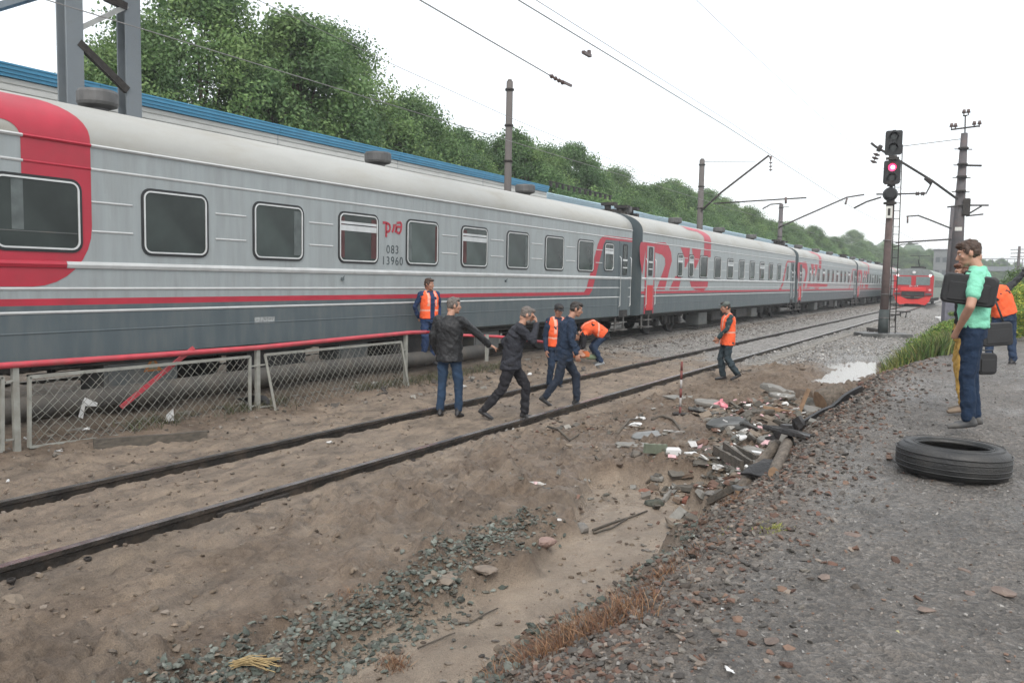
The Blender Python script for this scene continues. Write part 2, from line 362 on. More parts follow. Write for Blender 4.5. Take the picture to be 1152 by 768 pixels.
# puddle water
wm, wnt, wb = node_mat('water'); wb.inputs['Base Color'].default_value = (.16, .13, .10, 1); wb.inputs['Roughness'].default_value = .10; wb.inputs['IOR'].default_value = 1.4
mb = MB(); n = 40
pv = [(PUD.x+math.cos(2*math.pi*i/n)*2.3, PUD.y-.3+math.sin(2*math.pi*i/n)*6.0, 0) for i in range(n)]
mb.add(pv, [tuple(range(n))]); o = mb.build('puddle_water', wm, loc=(0, 0, -.262)); tag(o, 'rain puddle at the foot of the bank', kind='structure')
# ------------------------------------------------------------------ loose stones (stuff) and single stones
def stone_shapes(k=10, flat=.6, seed=1):
    rs = np.random.RandomState(seed); out = []
    bm = bmesh.new(); bmesh.ops.create_icosphere(bm, subdivisions=1, radius=1); base = np.array([v.co[:] for v in bm.verts]); F = np.array([[v.index for v in f.verts] for f in bm.faces]); bm.free()
    for i in range(k):
        v = base*rs.uniform(.62, 1.2, (len(base), 1)); v = v*np.array([1, rs.uniform(.6, .95), flat*rs.uniform(.6, 1.2)])
        v[:, 2] = np.clip(v[:, 2], -flat*.6, flat*.65); out.append(v)
    return out, F
def scatter(name, xs, ys, sizes, pal, label, flat=.55, sink=.25, seed=1, mname='stones', lift=0, jitter=.15, tilt=.35, group=None):
    shapes, F = stone_shapes(10, flat, seed); rs = np.random.RandomState(seed+5); n = len(xs); nv = len(shapes[0])
    zs = height(xs, ys); SH = np.array(shapes)[rs.randint(0, 10, n)]
    a = rs.uniform(0, 6.28, n); tx, ty = rs.normal(0, tilt, n), rs.normal(0, tilt, n)
    v = SH*sizes[:, None, None]
    x, y, z = v[..., 0].copy(), v[..., 1].copy(), v[..., 2].copy()
    y, z = y*np.cos(tx)[:, None]-z*np.sin(tx)[:, None], y*np.sin(tx)[:, None]+z*np.cos(tx)[:, None]
    x, z = x*np.cos(ty)[:, None]+z*np.sin(ty)[:, None], -x*np.sin(ty)[:, None]+z*np.cos(ty)[:, None]
    X = x*np.cos(a)[:, None]-y*np.sin(a)[:, None]+xs[:, None]; Y = x*np.sin(a)[:, None]+y*np.cos(a)[:, None]+ys[:, None]; Z = z+(zs+sizes*flat*(.5-sink)+lift)[:, None]
    VV = np.stack([X, Y, Z], -1).reshape(-1, 3); FF = (F[None]+(np.arange(n)*nv)[:, None, None]).reshape(-1, 3)
    pal = np.array(pal); c = pal[rs.randint(0, len(pal), n)]*rs.uniform(1-jitter*2, 1+jitter*2, (n, 1)); cc = np.repeat(c, len(F), 0)
    o = link(name, np_mesh(name, VV, FF, attr_mat(mname), col=cc)); return tag(o, label, kind='stuff')
def lognorm(n, lo, hi, rs, p=2.5): return lo+(hi-lo)*rs.uniform(0, 1, n)**p
rs = np.random.RandomState(21)
PAL_RED = [(.10, .058, .044), (.135, .088, .065), (.08, .068, .058), (.18, .15, .125), (.115, .105, .095), (.055, .05, .046), (.12, .074, .056), (.155, .142, .128), (.085, .08, .073), (.13, .12, .105)]
PAL_GREY = [(.17, .162, .15), (.12, .115, .11), (.24, .23, .215), (.18, .16, .14), (.10, .097, .092), (.2, .195, .185)]
PAL_GRN = [(.082, .097, .083), (.112, .127, .110), (.06, .070, .060), (.145, .158, .14), (.10, .10, .085), (.08, .075, .065), (.14, .115, .09)]
PAL_BAL = [(.30, .29, .275), (.22, .215, .205), (.38, .37, .355), (.16, .155, .15), (.26, .235, .205)]
n = 24000; ys = 2.2+22*rs.uniform(0, 1, n)**1.7; xs = rs.normal(-1.48, .37, n); k = xs > -2.6; xs, ys = xs[k], ys[k]
scatter('bank_rubble', xs, ys, lognorm(len(xs), .005, .027, rs, 2.6)*(1+.05*ys), PAL_RED, 'reddish brown and grey chippings covering the side of the bank', flat=.5)
n = 16000; ys = 2+14*rs.uniform(0, 1, n)**1.5; xs = rs.uniform(-1.3, 1.2, n)
scatter('path_gravel', xs, ys, lognorm(n, .003, .014, rs, 3.5), PAL_GREY+[(.15, .10, .075)], 'fine grey gravel trodden into the path', flat=.5, sink=.35, seed=2)
def along(pts, n, w, rs, pw=1.0):
    t = rs.uniform(0, len(pts)-1-1e-6, n); i = t.astype(int); f = t-i; P = np.array(pts)
    p = P[i]*(1-f)[:, None]+P[i+1]*f[:, None]; return p[:, 0]+rs.normal(0, w, n), p[:, 1]+rs.normal(0, w, n)
xs, ys = along(GS, 4400, .17, rs)
scatter('green_gravel', xs, ys, lognorm(4400, .008, .034, rs, 1.5), PAL_GRN, 'grey green crushed stone lying in a strip across the mud', flat=.45, seed=3, lift=.004)
GT = xy([gp(500, 790, 0), gp(570, 748, 0), gp(640, 702, 0), gp(700, 668, 0), gp(760, 625, 0)])
xs, ys = along(GT, 2200, .15, rs)
scatter('toe_gravel', xs, ys, lognorm(2200, .010, .040, rs, 1.8), PAL_GRN+PAL_GRN+PAL_RED[:4], 'dark green and brown stones along the foot of the bank', flat=.5, seed=4, lift=.006)
n = 16000; ys = 20+50*rs.uniform(0, 1, n)**1.6; xs = rs.uniform(-5.6, -1.6, n); k = ys > 21.5+np.maximum(0, xs+4.2)*1.2; xs, ys = xs[k], ys[k]; k = np.hypot((xs-PUD.x)/1.15, (ys-PUD.y+.4)/5.0) > 1; xs, ys = xs[k], ys[k]
scatter('track_ballast', xs, ys, lognorm(len(xs), .02, .05, rs, 1.2), PAL_BAL, 'pale grey ballast beside the track near the signal', flat=.6, seed=5)
n = 9000; ys = rs.uniform(2, 60, n); xs = rs.uniform(-10.4, -8.0, n)+0; k = rs.uniform(0, 1, len(xs)) < np.clip((-8.0-xs)*.9-.1, .02, 1)*(1+.0*ys); xs, ys = xs[k], ys[k]
scatter('fence_rubble', xs, ys, lognorm(len(xs), .012, .05, rs, 2.2), [(.12, .10, .08), (.09, .08, .068), (.16, .145, .125), (.075, .062, .05)], 'dirty stones and broken bits lying between the fence and the train', flat=.55, seed=6)
n = 9000; ys = 2.5+22*rs.uniform(0, 1, n)**1.4; xs = rs.uniform(-8.8, -2.2, n)
scatter('mud_crumbs', xs, ys, lognorm(n, .004, .034, rs, 3.2), [(.12, .092, .068), (.19, .15, .115), (.09, .07, .055), (.16, .13, .10), (.14, .11, .08), (.17, .145, .12)], 'small clods and grit scattered over the silt', flat=.6, seed=7)
n = 9000; ys = rs.uniform(21, 90, n); xs = rs.choice([-8.4, -9.0, -9.7, -10.3], n)+rs.normal(0, .4, n)
scatter('siding_ballast', xs, ys, lognorm(n, .02, .045, rs, 1.2), [(.17, .155, .14), (.11, .10, .095), (.22, .205, .19)], 'grey brown ballast between the two tracks', flat=.6, seed=8)
# single stones one can pick out
def rock(name, label, px, py, size, col, flat=.6, rz=0, tilt=(0, 0), z0=-.12, cat='stone', seed=0, group=None, sink=.3, elong=1.0, sub=2):
    rs = np.random.RandomState(seed+100); p = gp(px, py, z0); p = gp(px, py, hz(p.x, p.y))
    bm = bmesh.new(); bmesh.ops.create_icosphere(bm, subdivisions=sub, radius=1)
    pl = [Vector(rs.normal(0, 1, 3)).normalized() for _ in range(9)]; dd = rs.uniform(.55, .85, 9)
    for v in bm.verts:
        for q, d in zip(pl, dd):
            t = v.co.dot(q)-d
            if t > 0: v.co -= q*t
        v.co *= 1+rs.uniform(-.03, .03)
        v.co = Vector((v.co.x*size*elong, v.co.y*size, v.co.z*size*flat))
    me = bpy.data.meshes.new(name); bm.to_mesh(me); bm.free()
    me.materials.append(mat('rock_%.2f_%.2f_%.2f' % col, col, .85, nscale=14, nvar=.3, bump=.5, bscale=50, dirt=(.13, .10, .075), dscale=7))
    o = link(name, me); o.location = (p.x, p.y, hz(p.x, p.y)+size*flat*(.55-sink)); o.rotation_euler = (tilt[0], tilt[1], rz)
    return tag(o, label, cat, group)
# ------------------------------------------------------------------ tracks
M_RAIL = mat('rail_side', (.036, .032, .029), .45, .3, nvar=.35, nscale=9, bump=.5, bscale=30, dirt=(.17, .13, .095), dscale=4, dirt_amt=.55)
M_TOP = mat('rail_head', (.50, .49, .48), .26, .9, nvar=.3, nscale=7, dirt=(.12, .10, .08), dscale=3, dirt_amt=.7)
M_CONC = mat('concrete_grey', (.23, .22, .20), .85, nvar=.2, nscale=5, bump=.4, dirt=(.13, .11, .09), dscale=2)
M_IRON = mat('old_iron', (.035, .03, .027), .75, .2, nvar=.4, nscale=12, bump=.5)
def rail_mb(y0, y1, top=0.0):
    prof = [(-.036, 0), (.036, 0), (.036, -.035), (.012, -.05), (.012, -.145), (.075, -.165), (.075, -.18), (-.075, -.18), (-.075, -.165), (-.012, -.145), (-.012, -.05), (-.036, -.035)]
    mb = MB(); ys = np.arange(y0, y1+.1, 12.5)
    ys = list(ys) if abs(ys[-1]-y1) < .01 else list(ys)+[y1]
    n = len(prof); vs = [(p[0], y, p[1]+top) for y in ys for p in prof]
    fs = [(k*n+i, (k+1)*n+i, (k+1)*n+(i+1) % n, k*n+(i+1) % n) for k in range(len(ys)-1) for i in range(n)]
    mb.add(vs, fs); mb.mi = [1 if i % n == 0 else 0 for i in range(len(fs))]
    mb.add([vs[i] for i in range(n)], [tuple(range(n))]); return mb
def clip_mesh():
    mb = MB(); mb.box((0, 0, -.155), (.13, .11, .03), bev=.006); mb.cyl((.03, 0, -.15), (.03, 0, -.09), .016, n=6); mb.cyl((.03, 0, -.112), (.03, 0, -.09), .027, n=6)
    mb.box((-.015, 0, -.128), (.07, .06, .018)); return mb.mesh('rail_clip', M_IRON)
CLIP = clip_mesh()
SLP = MB(); SLP.prism([(-1.35, -.30), (1.35, -.30), (1.35, -.19), (.55, -.19), (.5, -.215), (-.5, -.215), (-.55, -.19), (-1.35, -.19)], -.13, .13); SLP = SLP.mesh('sleeper', M_CONC)
def track(xc, y0, y1, label, top=0.0, sl_from=21.0, clips=True, s_ph=3.32):
    t = thing('railway_track', label, None, (xc, 0, top), kind='structure')
    for s in (-1, 1):
        o = rail_mb(y0, y1).build('rail', [M_RAIL, M_TOP], t, (s*.796, 0, 0))
    k = 0; y = s_ph-6*.55; cl = MB()
    ys = [y+i*.55 for i in range(int((y1-y)/.55))]
    for yy in ys:
        if sl_from <= yy <= 62: link('sleeper', SLP, t, (0, yy, .035 if yy > sl_from else 0))
    if clips:
        near = [yy for yy in ys if 1 < yy < 18]
        for yy in near:
            for s in (-1, 1):
                for e in (-1, 1):
                    if e*s < 0 and random.random() < .7: continue
                    if random.random() < .12: continue
                    c = link('rail_clip', CLIP, t, (s*.796+e*.105, yy+random.uniform(-.02, .02), random.uniform(-.015, .035))); c.rotation_euler = (random.uniform(-.15, .15), random.uniform(-.1, .1), (0 if e > 0 else math.pi)+random.uniform(-.15, .15))
        mb = MB()
        for yy in ys:
            if 18 <= yy < 80:
                for s in (-1, 1):
                    for e in (-1, 1): mb.box((s*.796+e*.105, yy, -.12), (.10, .14, .10))
        mb.build('clip_rows', M_IRON, t)['kind'] = 'stuff'
    return t
T2 = track(-6.46, -8, 260, 'sand buried railway track in the foreground running to the red train')
T1 = track(-11.65, -40, 260, 'railway track under the grey passenger train', top=.06, sl_from=0, clips=False)
T3 = track(-16.9+1.9, -40, 260, 'empty railway track behind the grey passenger train', top=.06, sl_from=900, clips=False)
# fishplate on the near rail joint
mb = MB(); mb.box((0, 0, -.10), (.03, .82, .075), bev=.008)
for i in range(6): mb.cyl((.01, -.33+i*.132, -.10), (.045, -.33+i*.132, -.10), .017, n=6)
o = mb.build('fishplate', M_IRON, T2, (.796+.03, 4.95, 0))
# ------------------------------------------------------------------ passenger cars
RH = .72
XS = -10.1; XC = -11.65; HW = 1.55; ZB, ZT = .87, 3.61
def prof_x(z):
    if z <= ZT: return HW
    t = min((z-ZT)/RH, 1); return HW*(1-t**2.3)**.5 if t < 1 else 0
M_LG = mat('carriage_light_grey', (.29, .325, .335), .42, nvar=.07, nscale=2.5, bump=.10, bscale=2.2, dirt=(.19, .20, .19), dscale=2.6, dirt_amt=.5, stretch=(1, 2.5, .3), coat=.1)
M_DG = mat('carriage_dark_grey', (.082, .108, .120), .45, nvar=.10, nscale=3, bump=.12, bscale=2.5, dirt=(.15, .145, .13), dscale=3, dirt_amt=.4, stretch=(1, 2, .4))
M_RD = mat('carriage_red', (.40, .022, .045), .42, nvar=.10, nscale=3, bump=.1, bscale=2.2, dirt=(.28, .04, .05), dscale=2.5, dirt_amt=.5)
M_ROOF = mat('carriage_roof', (.37, .375, .355), .55, nvar=.08, nscale=2, bump=.1, bscale=1.6, dirt=(.25, .235, .195), dscale=1.0, dirt_amt=.95, stretch=(1.3, .45, 1))
M_RIB = mat('rib_highlight', (.50, .52, .52), .5, nvar=.12, nscale=8, dirt=(.25, .26, .26), dscale=4)  # ribs whiter than the panels: sky highlight put into their colour
M_RUB = mat('rubber_black', (.018, .02, .022), .55, nvar=.2)
M_GL = mat('window_glass', (.030, .040, .038), .10, nvar=.5, nscale=1.1, spec=.32)
M_CHR = mat('window_bead', (.62, .64, .64), .35, .4, nvar=.08)
M_BLK = mat('underframe_black', (.022, .022, .023), .8, nvar=.35, nscale=4, bump=.3, dirt=(.09, .075, .06), dscale=3, dirt_amt=.6)
M_BOX = mat('underframe_box', (.105, .115, .115), .7, nvar=.2, nscale=3, dirt=(.14, .115, .09), dscale=3, dirt_amt=.7)
M_WH = mat('blind_white', (.52, .55, .56), .7, nvar=.1)
M_STEEL = mat('steel_worn', (.17, .165, .16), .5, .5, nvar=.3, nscale=9, dirt=(.1, .07, .05), dscale=4)
def _glass():
    nt = M_GL.node_tree; N = nt.nodes; L = nt.links; b = N['Principled BSDF']; oi = N.new('ShaderNodeObjectInfo'); rp = N.new('ShaderNodeMapRange'); rp.inputs['To Min'].default_value = .35; rp.inputs['To Max'].default_value = 1.9; L.new(oi.outputs['Random'], rp.inputs[0])
    lk = b.inputs['Base Color'].links[0].from_socket; mx = N.new('ShaderNodeMix'); mx.data_type = 'RGBA'; mx.blend_type = 'MULTIPLY'; mx.inputs[0].default_value = 1; L.new(lk, mx.inputs[6]); L.new(rp.outputs[0], mx.inputs[7]); L.new(mx.outputs[2], b.inputs['Base Color'])
    n = N.new('ShaderNodeTexNoise'); n.inputs['Scale'].default_value = 2.2; bp = N.new('ShaderNodeBump'); bp.inputs['Strength'].default_value = .25; bp.inputs['Distance'].default_value = .02; L.new(n.outputs[0], bp.inputs['Height']); L.new(bp.outputs[0], b.inputs['Normal'])
_glass()
def rrect(w, h, r, k=5):
    P = []
    for cx, cy, a0 in ((w/2-r, h/2-r, 0), (-w/2+r, h/2-r, 90), (-w/2+r, -h/2+r, 180), (w/2-r, -h/2+r, 270)):
        for i in range(k+1): a = R(a0+90*i/k); P.append((cx+r*math.cos(a), cy+r*math.sin(a)))
    return P
def ring_mb(mb, w, h, r, t, x0, x1, cy=0, cz=0):
    A = rrect(w, h, r); B = rrect(w-2*t, h-2*t, max(r-t, .01)); n = len(A)
    vs = [(x1, p[0]+cy, p[1]+cz) for p in A]+[(x1, p[0]+cy, p[1]+cz) for p in B]+[(x0, p[0]+cy, p[1]+cz) for p in A]+[(x0, p[0]+cy, p[1]+cz) for p in B]
    fs = []
    for i in range(n): j = (i+1) % n; fs += [(i, j, n+j, n+i), (2*n+i, 2*n+j, j, i), (n+i, n+j, 3*n+j, 3*n+i)]
    return mb.add(vs, fs)
_wc = {}
def window_meshes(w, h):
    k = (round(w, 2), round(h, 2))
    if k in _wc: return _wc[k]
    r = min(.14, w*.2); g = MB(); ring_mb(g, w, h, r, .045, -.012, .014)
    b = MB(); ring_mb(b, w-.07, h-.07, r-.03, .022, 0, .022)
    p = MB(); P = rrect(w-.06, h-.06, r-.02); p.add([(0, a, c) for a, c in P], [tuple(range(len(P)))])
    _wc[k] = (g.mesh('gasket', M_RUB), b.mesh('bead', M_CHR), p.mesh('pane', M_GL)); return _wc[k]
def window(par, s, z, w, h, blind=0, rail=False):
    g, b, p = window_meshes(w, h)
    o = link('window', g, par, (HW, s, z)); link('bead', b, o); link('pane', p, o, (.0085, 0, 0))
    if blind:
        m_ = MB(); hh = .10*blind
        m_.box((.011, 0, h/2-.20), (.006, w-.13, .045)); m_.box((.011, 0, h/2-.20-.045-hh/2), (.006, w-.13, hh)); m_.build('blind', M_WH, o)
    if rail:
        m_ = MB(); m_.box((.011, 0, -.22), (.004, w-.13, .012)); m_.build('curtain_rail', M_BOX, o); m_ = MB(); m_.box((.010, .30-w/2, .1), (.002, .14, h-.32)); m_.build('curtain', mat('curtain_dim', (.10, .12, .12), .8, nvar=.3), o)
    return o
def decal(par, name, poly, m_, off=.003, x_c=0.0):
    """flat paint shape in (s, z); follows the roof curve above the cornice"""
    bm = bmesh.new(); vs = [bm.verts.new((0, s, z)) for s, z in poly]; bm.faces.new(vs); bm.normal_update()
    bmesh.ops.triangulate(bm, faces=bm.faces)
    zs = [z for s, z in poly]
    for zc in list(np.linspace(ZT, ZT+RH-.02, 14)):
        if min(zs) < zc < max(zs): bmesh.ops.bisect_plane(bm, geom=bm.verts[:]+bm.edges[:]+bm.faces[:], plane_co=(0, 0, zc), plane_no=(0, 0, 1))
    for v in bm.verts: v.co.x = prof_x(v.co.z)+off; v.co.z += off*.8*(v.co.z > ZT+.01)
    me = bpy.data.meshes.new(name); bm.to_mesh(me); bm.free(); me.materials.append(m_)
    for f in me.polygons: f.use_smooth = max(me.vertices[i].co.z for i in f.vertices) > ZT+.05
    return link(name, me, par)
LEN = 24.5
def body_mesh():
    L = LEN; mb = MB(); zr = [(HW, ZB-.0), (HW, 1.555), (HW, 1.64), (HW, ZT)]; roof = [(prof_x(ZT+RH*t), ZT+RH*t) for t in (.04, .12, .22, .34, .47, .6, .72, .82, .9, .96, .99, 1.0)]
    half = [(HW-.10, ZB-.05)]+zr+roof; full = half+[(-x, z) for x, z in reversed(half[:-1])]
    n = len(full); ys = [0]+list(np.linspace(.6, L-.6, 20))+[L]
    vs = [(x, y, z) for y in ys for x, z in full]; fs = []; mi = []
    mats_half = [1, 1, 2, 0]+[3]*12
    mats_full = mats_half+list(reversed(mats_half))
    for k in range(len(ys)-1):
        for i in range(n-1): fs.append((k*n+i, (k+1)*n+i, (k+1)*n+i+1, k*n+i+1)); mi.append(mats_full[i] if i < len(mats_full) else 1)
    fs.append(tuple(range(n))); mi.append(1); fs.append(tuple(range((len(ys)-1)*n, len(ys)*n))); mi.append(1)
    for k in range(len(ys)-1): fs.append((k*n, k*n+n-1, (k+1)*n+n-1, (k+1)*n)); mi.append(1)
    me = bpy.data.meshes.new('body'); me.from_pydata(vs, [], fs)
    for x in (M_LG, M_DG, M_RD, M_ROOF): me.materials.append(x)
    me.polygons.foreach_set('material_index', mi)
    for f in me.polygons:
        if mi[f.index] == 3: f.use_smooth = True
    bm = bmesh.new(); bm.from_mesh(me); bmesh.ops.recalc_face_normals(bm, faces=bm.faces); bm.to_mesh(me); bm.free(); return me
BODY = body_mesh()
def rib(par, s0, s1, z, m_, h=.028, d=.014, name='rib'):
    mb = MB(); mb.prism([(HW, z-h*.7), (HW+d*.6, z-h*.6), (HW+d, z), (HW+d*.5, z+h*.5), (HW, z+h*.6)], s0, s1); return mb.build(name, m_, par)
def wheel_mesh():
    mb = MB(); mb.lathe([(.0, -.07), (.18, -.07), (.2, -.04), (.38, -.03), (.42, -.065), (.475, -.065), (.475, .05), (.51, .055), (.51, .08), (.4, .08), (.38, .0), (.18, .03), (0, .03)], 24, M=Matrix.Rotation(R(90), 4, 'Y')); return mb.mesh('wheel', M_BLK)
WHEEL = wheel_mesh()
def bogie(par, s):
    mb = MB()
    for e in (1, -1):
        mb.prism([(-1.65, .62), (-1.35, .50), (-.9, .72), (-.5, .72), (-.35, .42), (.35, .42), (.5, .72), (.9, .72), (1.35, .50), (1.65, .62), (1.65, .74), (1.2, .84), (-1.2, .84), (-1.65, .74)], e*1.12-.05, e*1.12+.05, axis='x')
        for q in (-1.2, 1.2): mb.box((e*1.17, q, .50), (.22, .30, .28), bev=.04); mb.cyl((e*1.2, q, .50), (e*1.31, q, .50), .11, n=12); 
        for q in (-.78, -1.58, .78, 1.58): mb.cyl((e*1.12, q, .40), (e*1.12, q, .68), .07, n=8)
        for q in (-.25, .25): mb.cyl((e*1.15, q, .38), (e*1.15, q, .82), .10, n=8)
    mb.box((0, 0, .62), (2.1, .5, .25)); 
    f = mb.build('bogie_frame', M_BLK, par, (0, s, .0))
    for q in (-1.2, 1.2):
        for e in (-1, 1):
            w = link('wheel', WHEEL, f, (e*.80, q, .53)); 
            if e < 0: w.rotation_euler = (0, 0, math.pi)
    for q in (-1.2, 1.2): mb = MB(); mb.cyl((-.8, q, .53), (.8, q, .53), .09, n=8); mb.build('axle', M_BLK, f)
def vent(par, s):
    mb = MB(); mb.lathe([(.0, 4.33), (.17, 4.33), (.15, 4.52), (.27, 4.56), (.29, 4.60), (.29, 4.74), (.27, 4.78), (0, 4.80)], 20, (0, s, 0)); mb.box((0, s, 4.43), (.5, .55, .03)); mb.sm = [False]*len(mb.sm); mb.v = [(a_, b_, c_-.11) for a_, b_, c_ in mb.v]; return mb.build('roof_vent', mat('vent_grey', (.10, .10, .10), .6, .2, nvar=.2), par)
def door(par, s, col, red=False):
    f = MB(); f.box((HW-.015, s, 2.05), (.05, .88, 2.36)); f = f.build('door_surround', M_DG if not red else M_RD, par)
    d = MB(); d.box((HW-.0, s, 2.12), (.035, .66, 2.12), bev=.01)
    d = d.build('door', col, par)
    w_, h_ = .36, .98; g, b, p = window_meshes(w_, h_)
    o = link('window', g, d, (HW+.018, s, 2.66))
    bb = MB(); bb.box((HW+.030, s, 2.66-.02), (.01, .36, .06)); bb.box((HW+.030, s, 2.40), (.01, .36, .04)); pn = MB(); P = rrect(w_-.06, h_-.06, .05); pn.add([(HW+.0265, s+a, 2.66+c) for a, c in P], [tuple(range(len(P)))]); pn.build('window_pane', M_GL, d); bb.build('window_bar', M_CHR, d)
    for e in (-.42, .42): h = MB(); h.tube([(HW+.01, s+e, 1.15), (HW+.07, s+e, 1.2), (HW+.07, s+e, 2.7), (HW+.01, s+e, 2.75)], .014, 6); h.build('handrail', M_CHR, d)
    st = MB()
    for i in range(3): st.box((HW-.18+.03*(2-i), s, .42+.24*i), (.34, .62, .035))
    for e in (-.32, .32): st.bar((HW-.12, s+e, .36), (HW-.12, s+e, .95), .03, .12)
    st.build('door_steps', M_STEEL, par)
    rc = MB(); rc.box((HW-.10, s, .94), (.22, .70, .22)); rc.build('step_well', M_BLK, par)
def carriage(s0, label, kind, right_end_door=True):
    t = thing('passenger_carriage', label, 'train carriage', (XC, s0, 0), group='grey carriages of the long passenger train')
    link('body', BODY, t)
    L = LEN
    # windows
    near = kind == 1
    wins = []
    if kind == 1:
        for k in range(-1, 9): wins.append((4.98+.55+1.94*k, 2.685, 1.10, .93, 1 if k in (3, 5) else 0, k == 0))
        wins.append((22.68, 2.70, .72, .88, 1, False))
    else:
        for q, b_ in ((3.85, 1), (5.15, 1)): wins.append((q-.0, 2.60, .62, .90, b_, False))
        for k in range(8): wins.append((6.75+1.94*k, 2.60, 1.02 if k else 1.08, .93, 1 if (k+int(s0)) % 3 == 0 else 0, False))
        wins.append((22.45, 2.60, .70, .88, 0, False))
    cr_ = np.random.RandomState(int(s0)+4)
    for q, z, w, h, bl, rl in wins:
        o = window(t, q, z, w, h, bl, rl)
        if w > .9 and not rl:
            for e in (-1, 1):
                if cr_.uniform() < .45:
                    cw = cr_.uniform(.05, .16); m_ = MB(); m_.box((.0100, e*(w/2-.065-cw/2), 0), (.002, cw, h-.20)); m_.build('curtain', mat('curtain_dim', (.075, .088, .085), .8, nvar=.3) if cr_.uniform() < .7 else mat('curtain_maroon', (.075, .03, .03), .8, nvar=.3), o)
    # ribs: (z, height, material splits)
    if kind == 1: ring = (2.05, 6.21)
    else: ring = None
    def split(z, inner=None, h=.028, d=.014):
        cuts = [(0, L)]
        if ring and z > 1.78 and z < 3.75:
            r0, r1 = ring
            if z < 2.5: rib(t, r0+.1, r1-.35*(z < 2.2), z, M_RD, h, d)
            else: rib(t, 5.36, r1, z, M_RD, h, d); rib(t, r0, 3.0, z, M_RD, h, d); rib(t, 3.0, 5.36, z, M_RIB, h, d)
            cuts = [(0, r0), (r1-.35*(z < 2.2), L)]
        for a, b in cuts: rib(t, a+.004, b-.004 if b < L else b-.02, z, M_RIB, h, d)
    split(ZT, h=.035, d=.03); split(3.31); split(2.07, h=.07, d=.03); split(1.765); rib(t, .02, L-.02, 1.47, M_RIB); rib(t, .02, L-.02, 1.215, M_DG, .016, .008)
    # short ribs between neighbouring windows
    ws = sorted(wins)
    for i in range(len(ws)-1):
        a = ws[i][0]+ws[i][2]/2+.13; b = ws[i+1][0]-ws[i+1][2]/2-.13
        if b-a < .18: continue
        if kind == 1 and abs((a+b)/2-12.33) < .4: continue
        for z in (2.89, 2.51):
            rib(t, a, b, z, M_RIB, .022, .012)
    # under the body
    bogie(t, 3.6); bogie(t, L-3.6)
    mb = MB(); mb.box((0, L/2, .80), (2.5, L-.4, .12)); mb.box((0, L/2, .72), (.5, L-2, .2))
    for e in (-1, 1): mb.box((e*1.3, L/2, .80), (.06, L-.4, .14))
    mb.build('underframe', M_BLK, t)
    boxes = [(7.05 if kind == 1 else 7.6, 1.15, .62, .55), (9.6, 1.3, .5, .5), (11.5, .8, .42, .5), (13.6, 1.9, .48, .6), (16.2, 1.1, .55, .5), (18.0, .7, .4, .4)]
    for i, (q, w, h, d) in enumerate(boxes):
        b = MB(); b.box((1.05, q, .82-h/2), (d, w, h), bev=.02); b.box((1.05+d/2+.006, q-.02, .82-h/2), (.012, w*.86, h*.8)); 
        b.build('equipment_box', M_BOX if i in (0, 2, 4) else M_BLK, t)
    for q in (8.4, 12.6, 15.0):
        b = MB(); b.cyl((.5, q-.4, .5), (.5, q+.5, .5), .2, n=14); b.build('air_tank', M_BLK, t)
    b = MB()
    for q in np.arange(6, 19, .9): b.box((.9, q, .70), (.1, .06, .22))
    b.tube([(1.35, 5.5, .74), (1.35, 19, .74)], .02, 6); b.tube([(1.25, 5.5, .66), (1.25, 19, .64)], .015, 6); b.build('pipework', M_BLK, t)
    # gangway
    for q in (-.2, L+.2):
        b = MB(); b.box((0, q, 2.45), (2.3 if kind == 1 else 2.0, .36, 2.9), bev=.05); b.box((1.12, q, 2.3), (.14, .30, 3.0)); b.box((0, q, 3.95), (1.9, .34, .3), bev=.08); b.build('gangway', M_RUB, t)
        b = MB(); b.cyl((.9, q*1.0, .95), (.9, q+(.25 if q > 0 else -.25), .95), .16, n=12); b.cyl((-.9, q, .95), (-.9, q+(.25 if q > 0 else -.25), .95), .16, n=12); b.build('buffer', M_BLK, t)
        b = MB(); b.tube([(1.0, q-.1, 3.9), (1.05, q, 3.2), (1.0, q+.1, 2.2)], .02, 6); b.build('cable', M_BLK, t)
    if kind == 1:
        for q in (.9, 7.3, 13.7, 20.15): vent(t, q)
        g = lambda o: None
        door(t, 23.9, M_DG)
        e0 = 24.5
        stripe = [(20.45, 1.555), (21.35, 1.555), (21.55, 1.70), (22.25, 3.05), (22.42, 3.22), (24.5, 3.24), (24.5, 3.36), (22.3, 3.34), (22.0, 3.22), (21.85, 3.05), (21.15, 1.75), (21.0, 1.64), (20.45, 1.64)]
        decal(t, 'dark_panel', [(21.35, 1.555), (24.48, 1.555), (24.48, 3.24), (22.42, 3.22), (22.25, 3.05), (21.55, 1.70)], M_DG, .0022)
        decal(t, 'red_stripe', stripe, M_RD, .0036)
        # the big red loop
        def rr(s0, s1, z0, z1, r1, r2):
            P = []
            for cx, cz, r, a0 in ((s1-r1, z0+r1, r1, -90), (s1-r2, z1-r2, r2, 0), (s0+r2, z1-r2, r2, 90), (s0+r1, z0+r1, r1, 180)):
                for i in range(9): a = R(a0+90*i/8); P.append((cx+r*math.cos(a), cz+r*math.sin(a)))
            return P
        O = rr(2.05, 6.21, 1.79, 4.17, .78, .46); Ii = rr(2.95, 5.34, 2.30, 3.76, .2, .2)
        n = len(O); bm_poly = []
        # ring as two halves so that each is a simple polygon
        right = O[0:18]+[(4.1, 4.18), (4.1, 3.76)]+list(reversed(Ii[0:18]))+[(4.1, 2.30), (4.1, 1.79)]
        left = O[18:36]+[(4.1, 1.79), (4.1, 2.30)]+list(reversed(Ii[18:36]))+[(4.1, 3.76), (4.1, 4.18)]
        decal(t, 'red_emblem', right, M_RD, .004); decal(t, 'red_emblem', left, M_RD, .004)
        # small logo and number
        lg = MB(); 
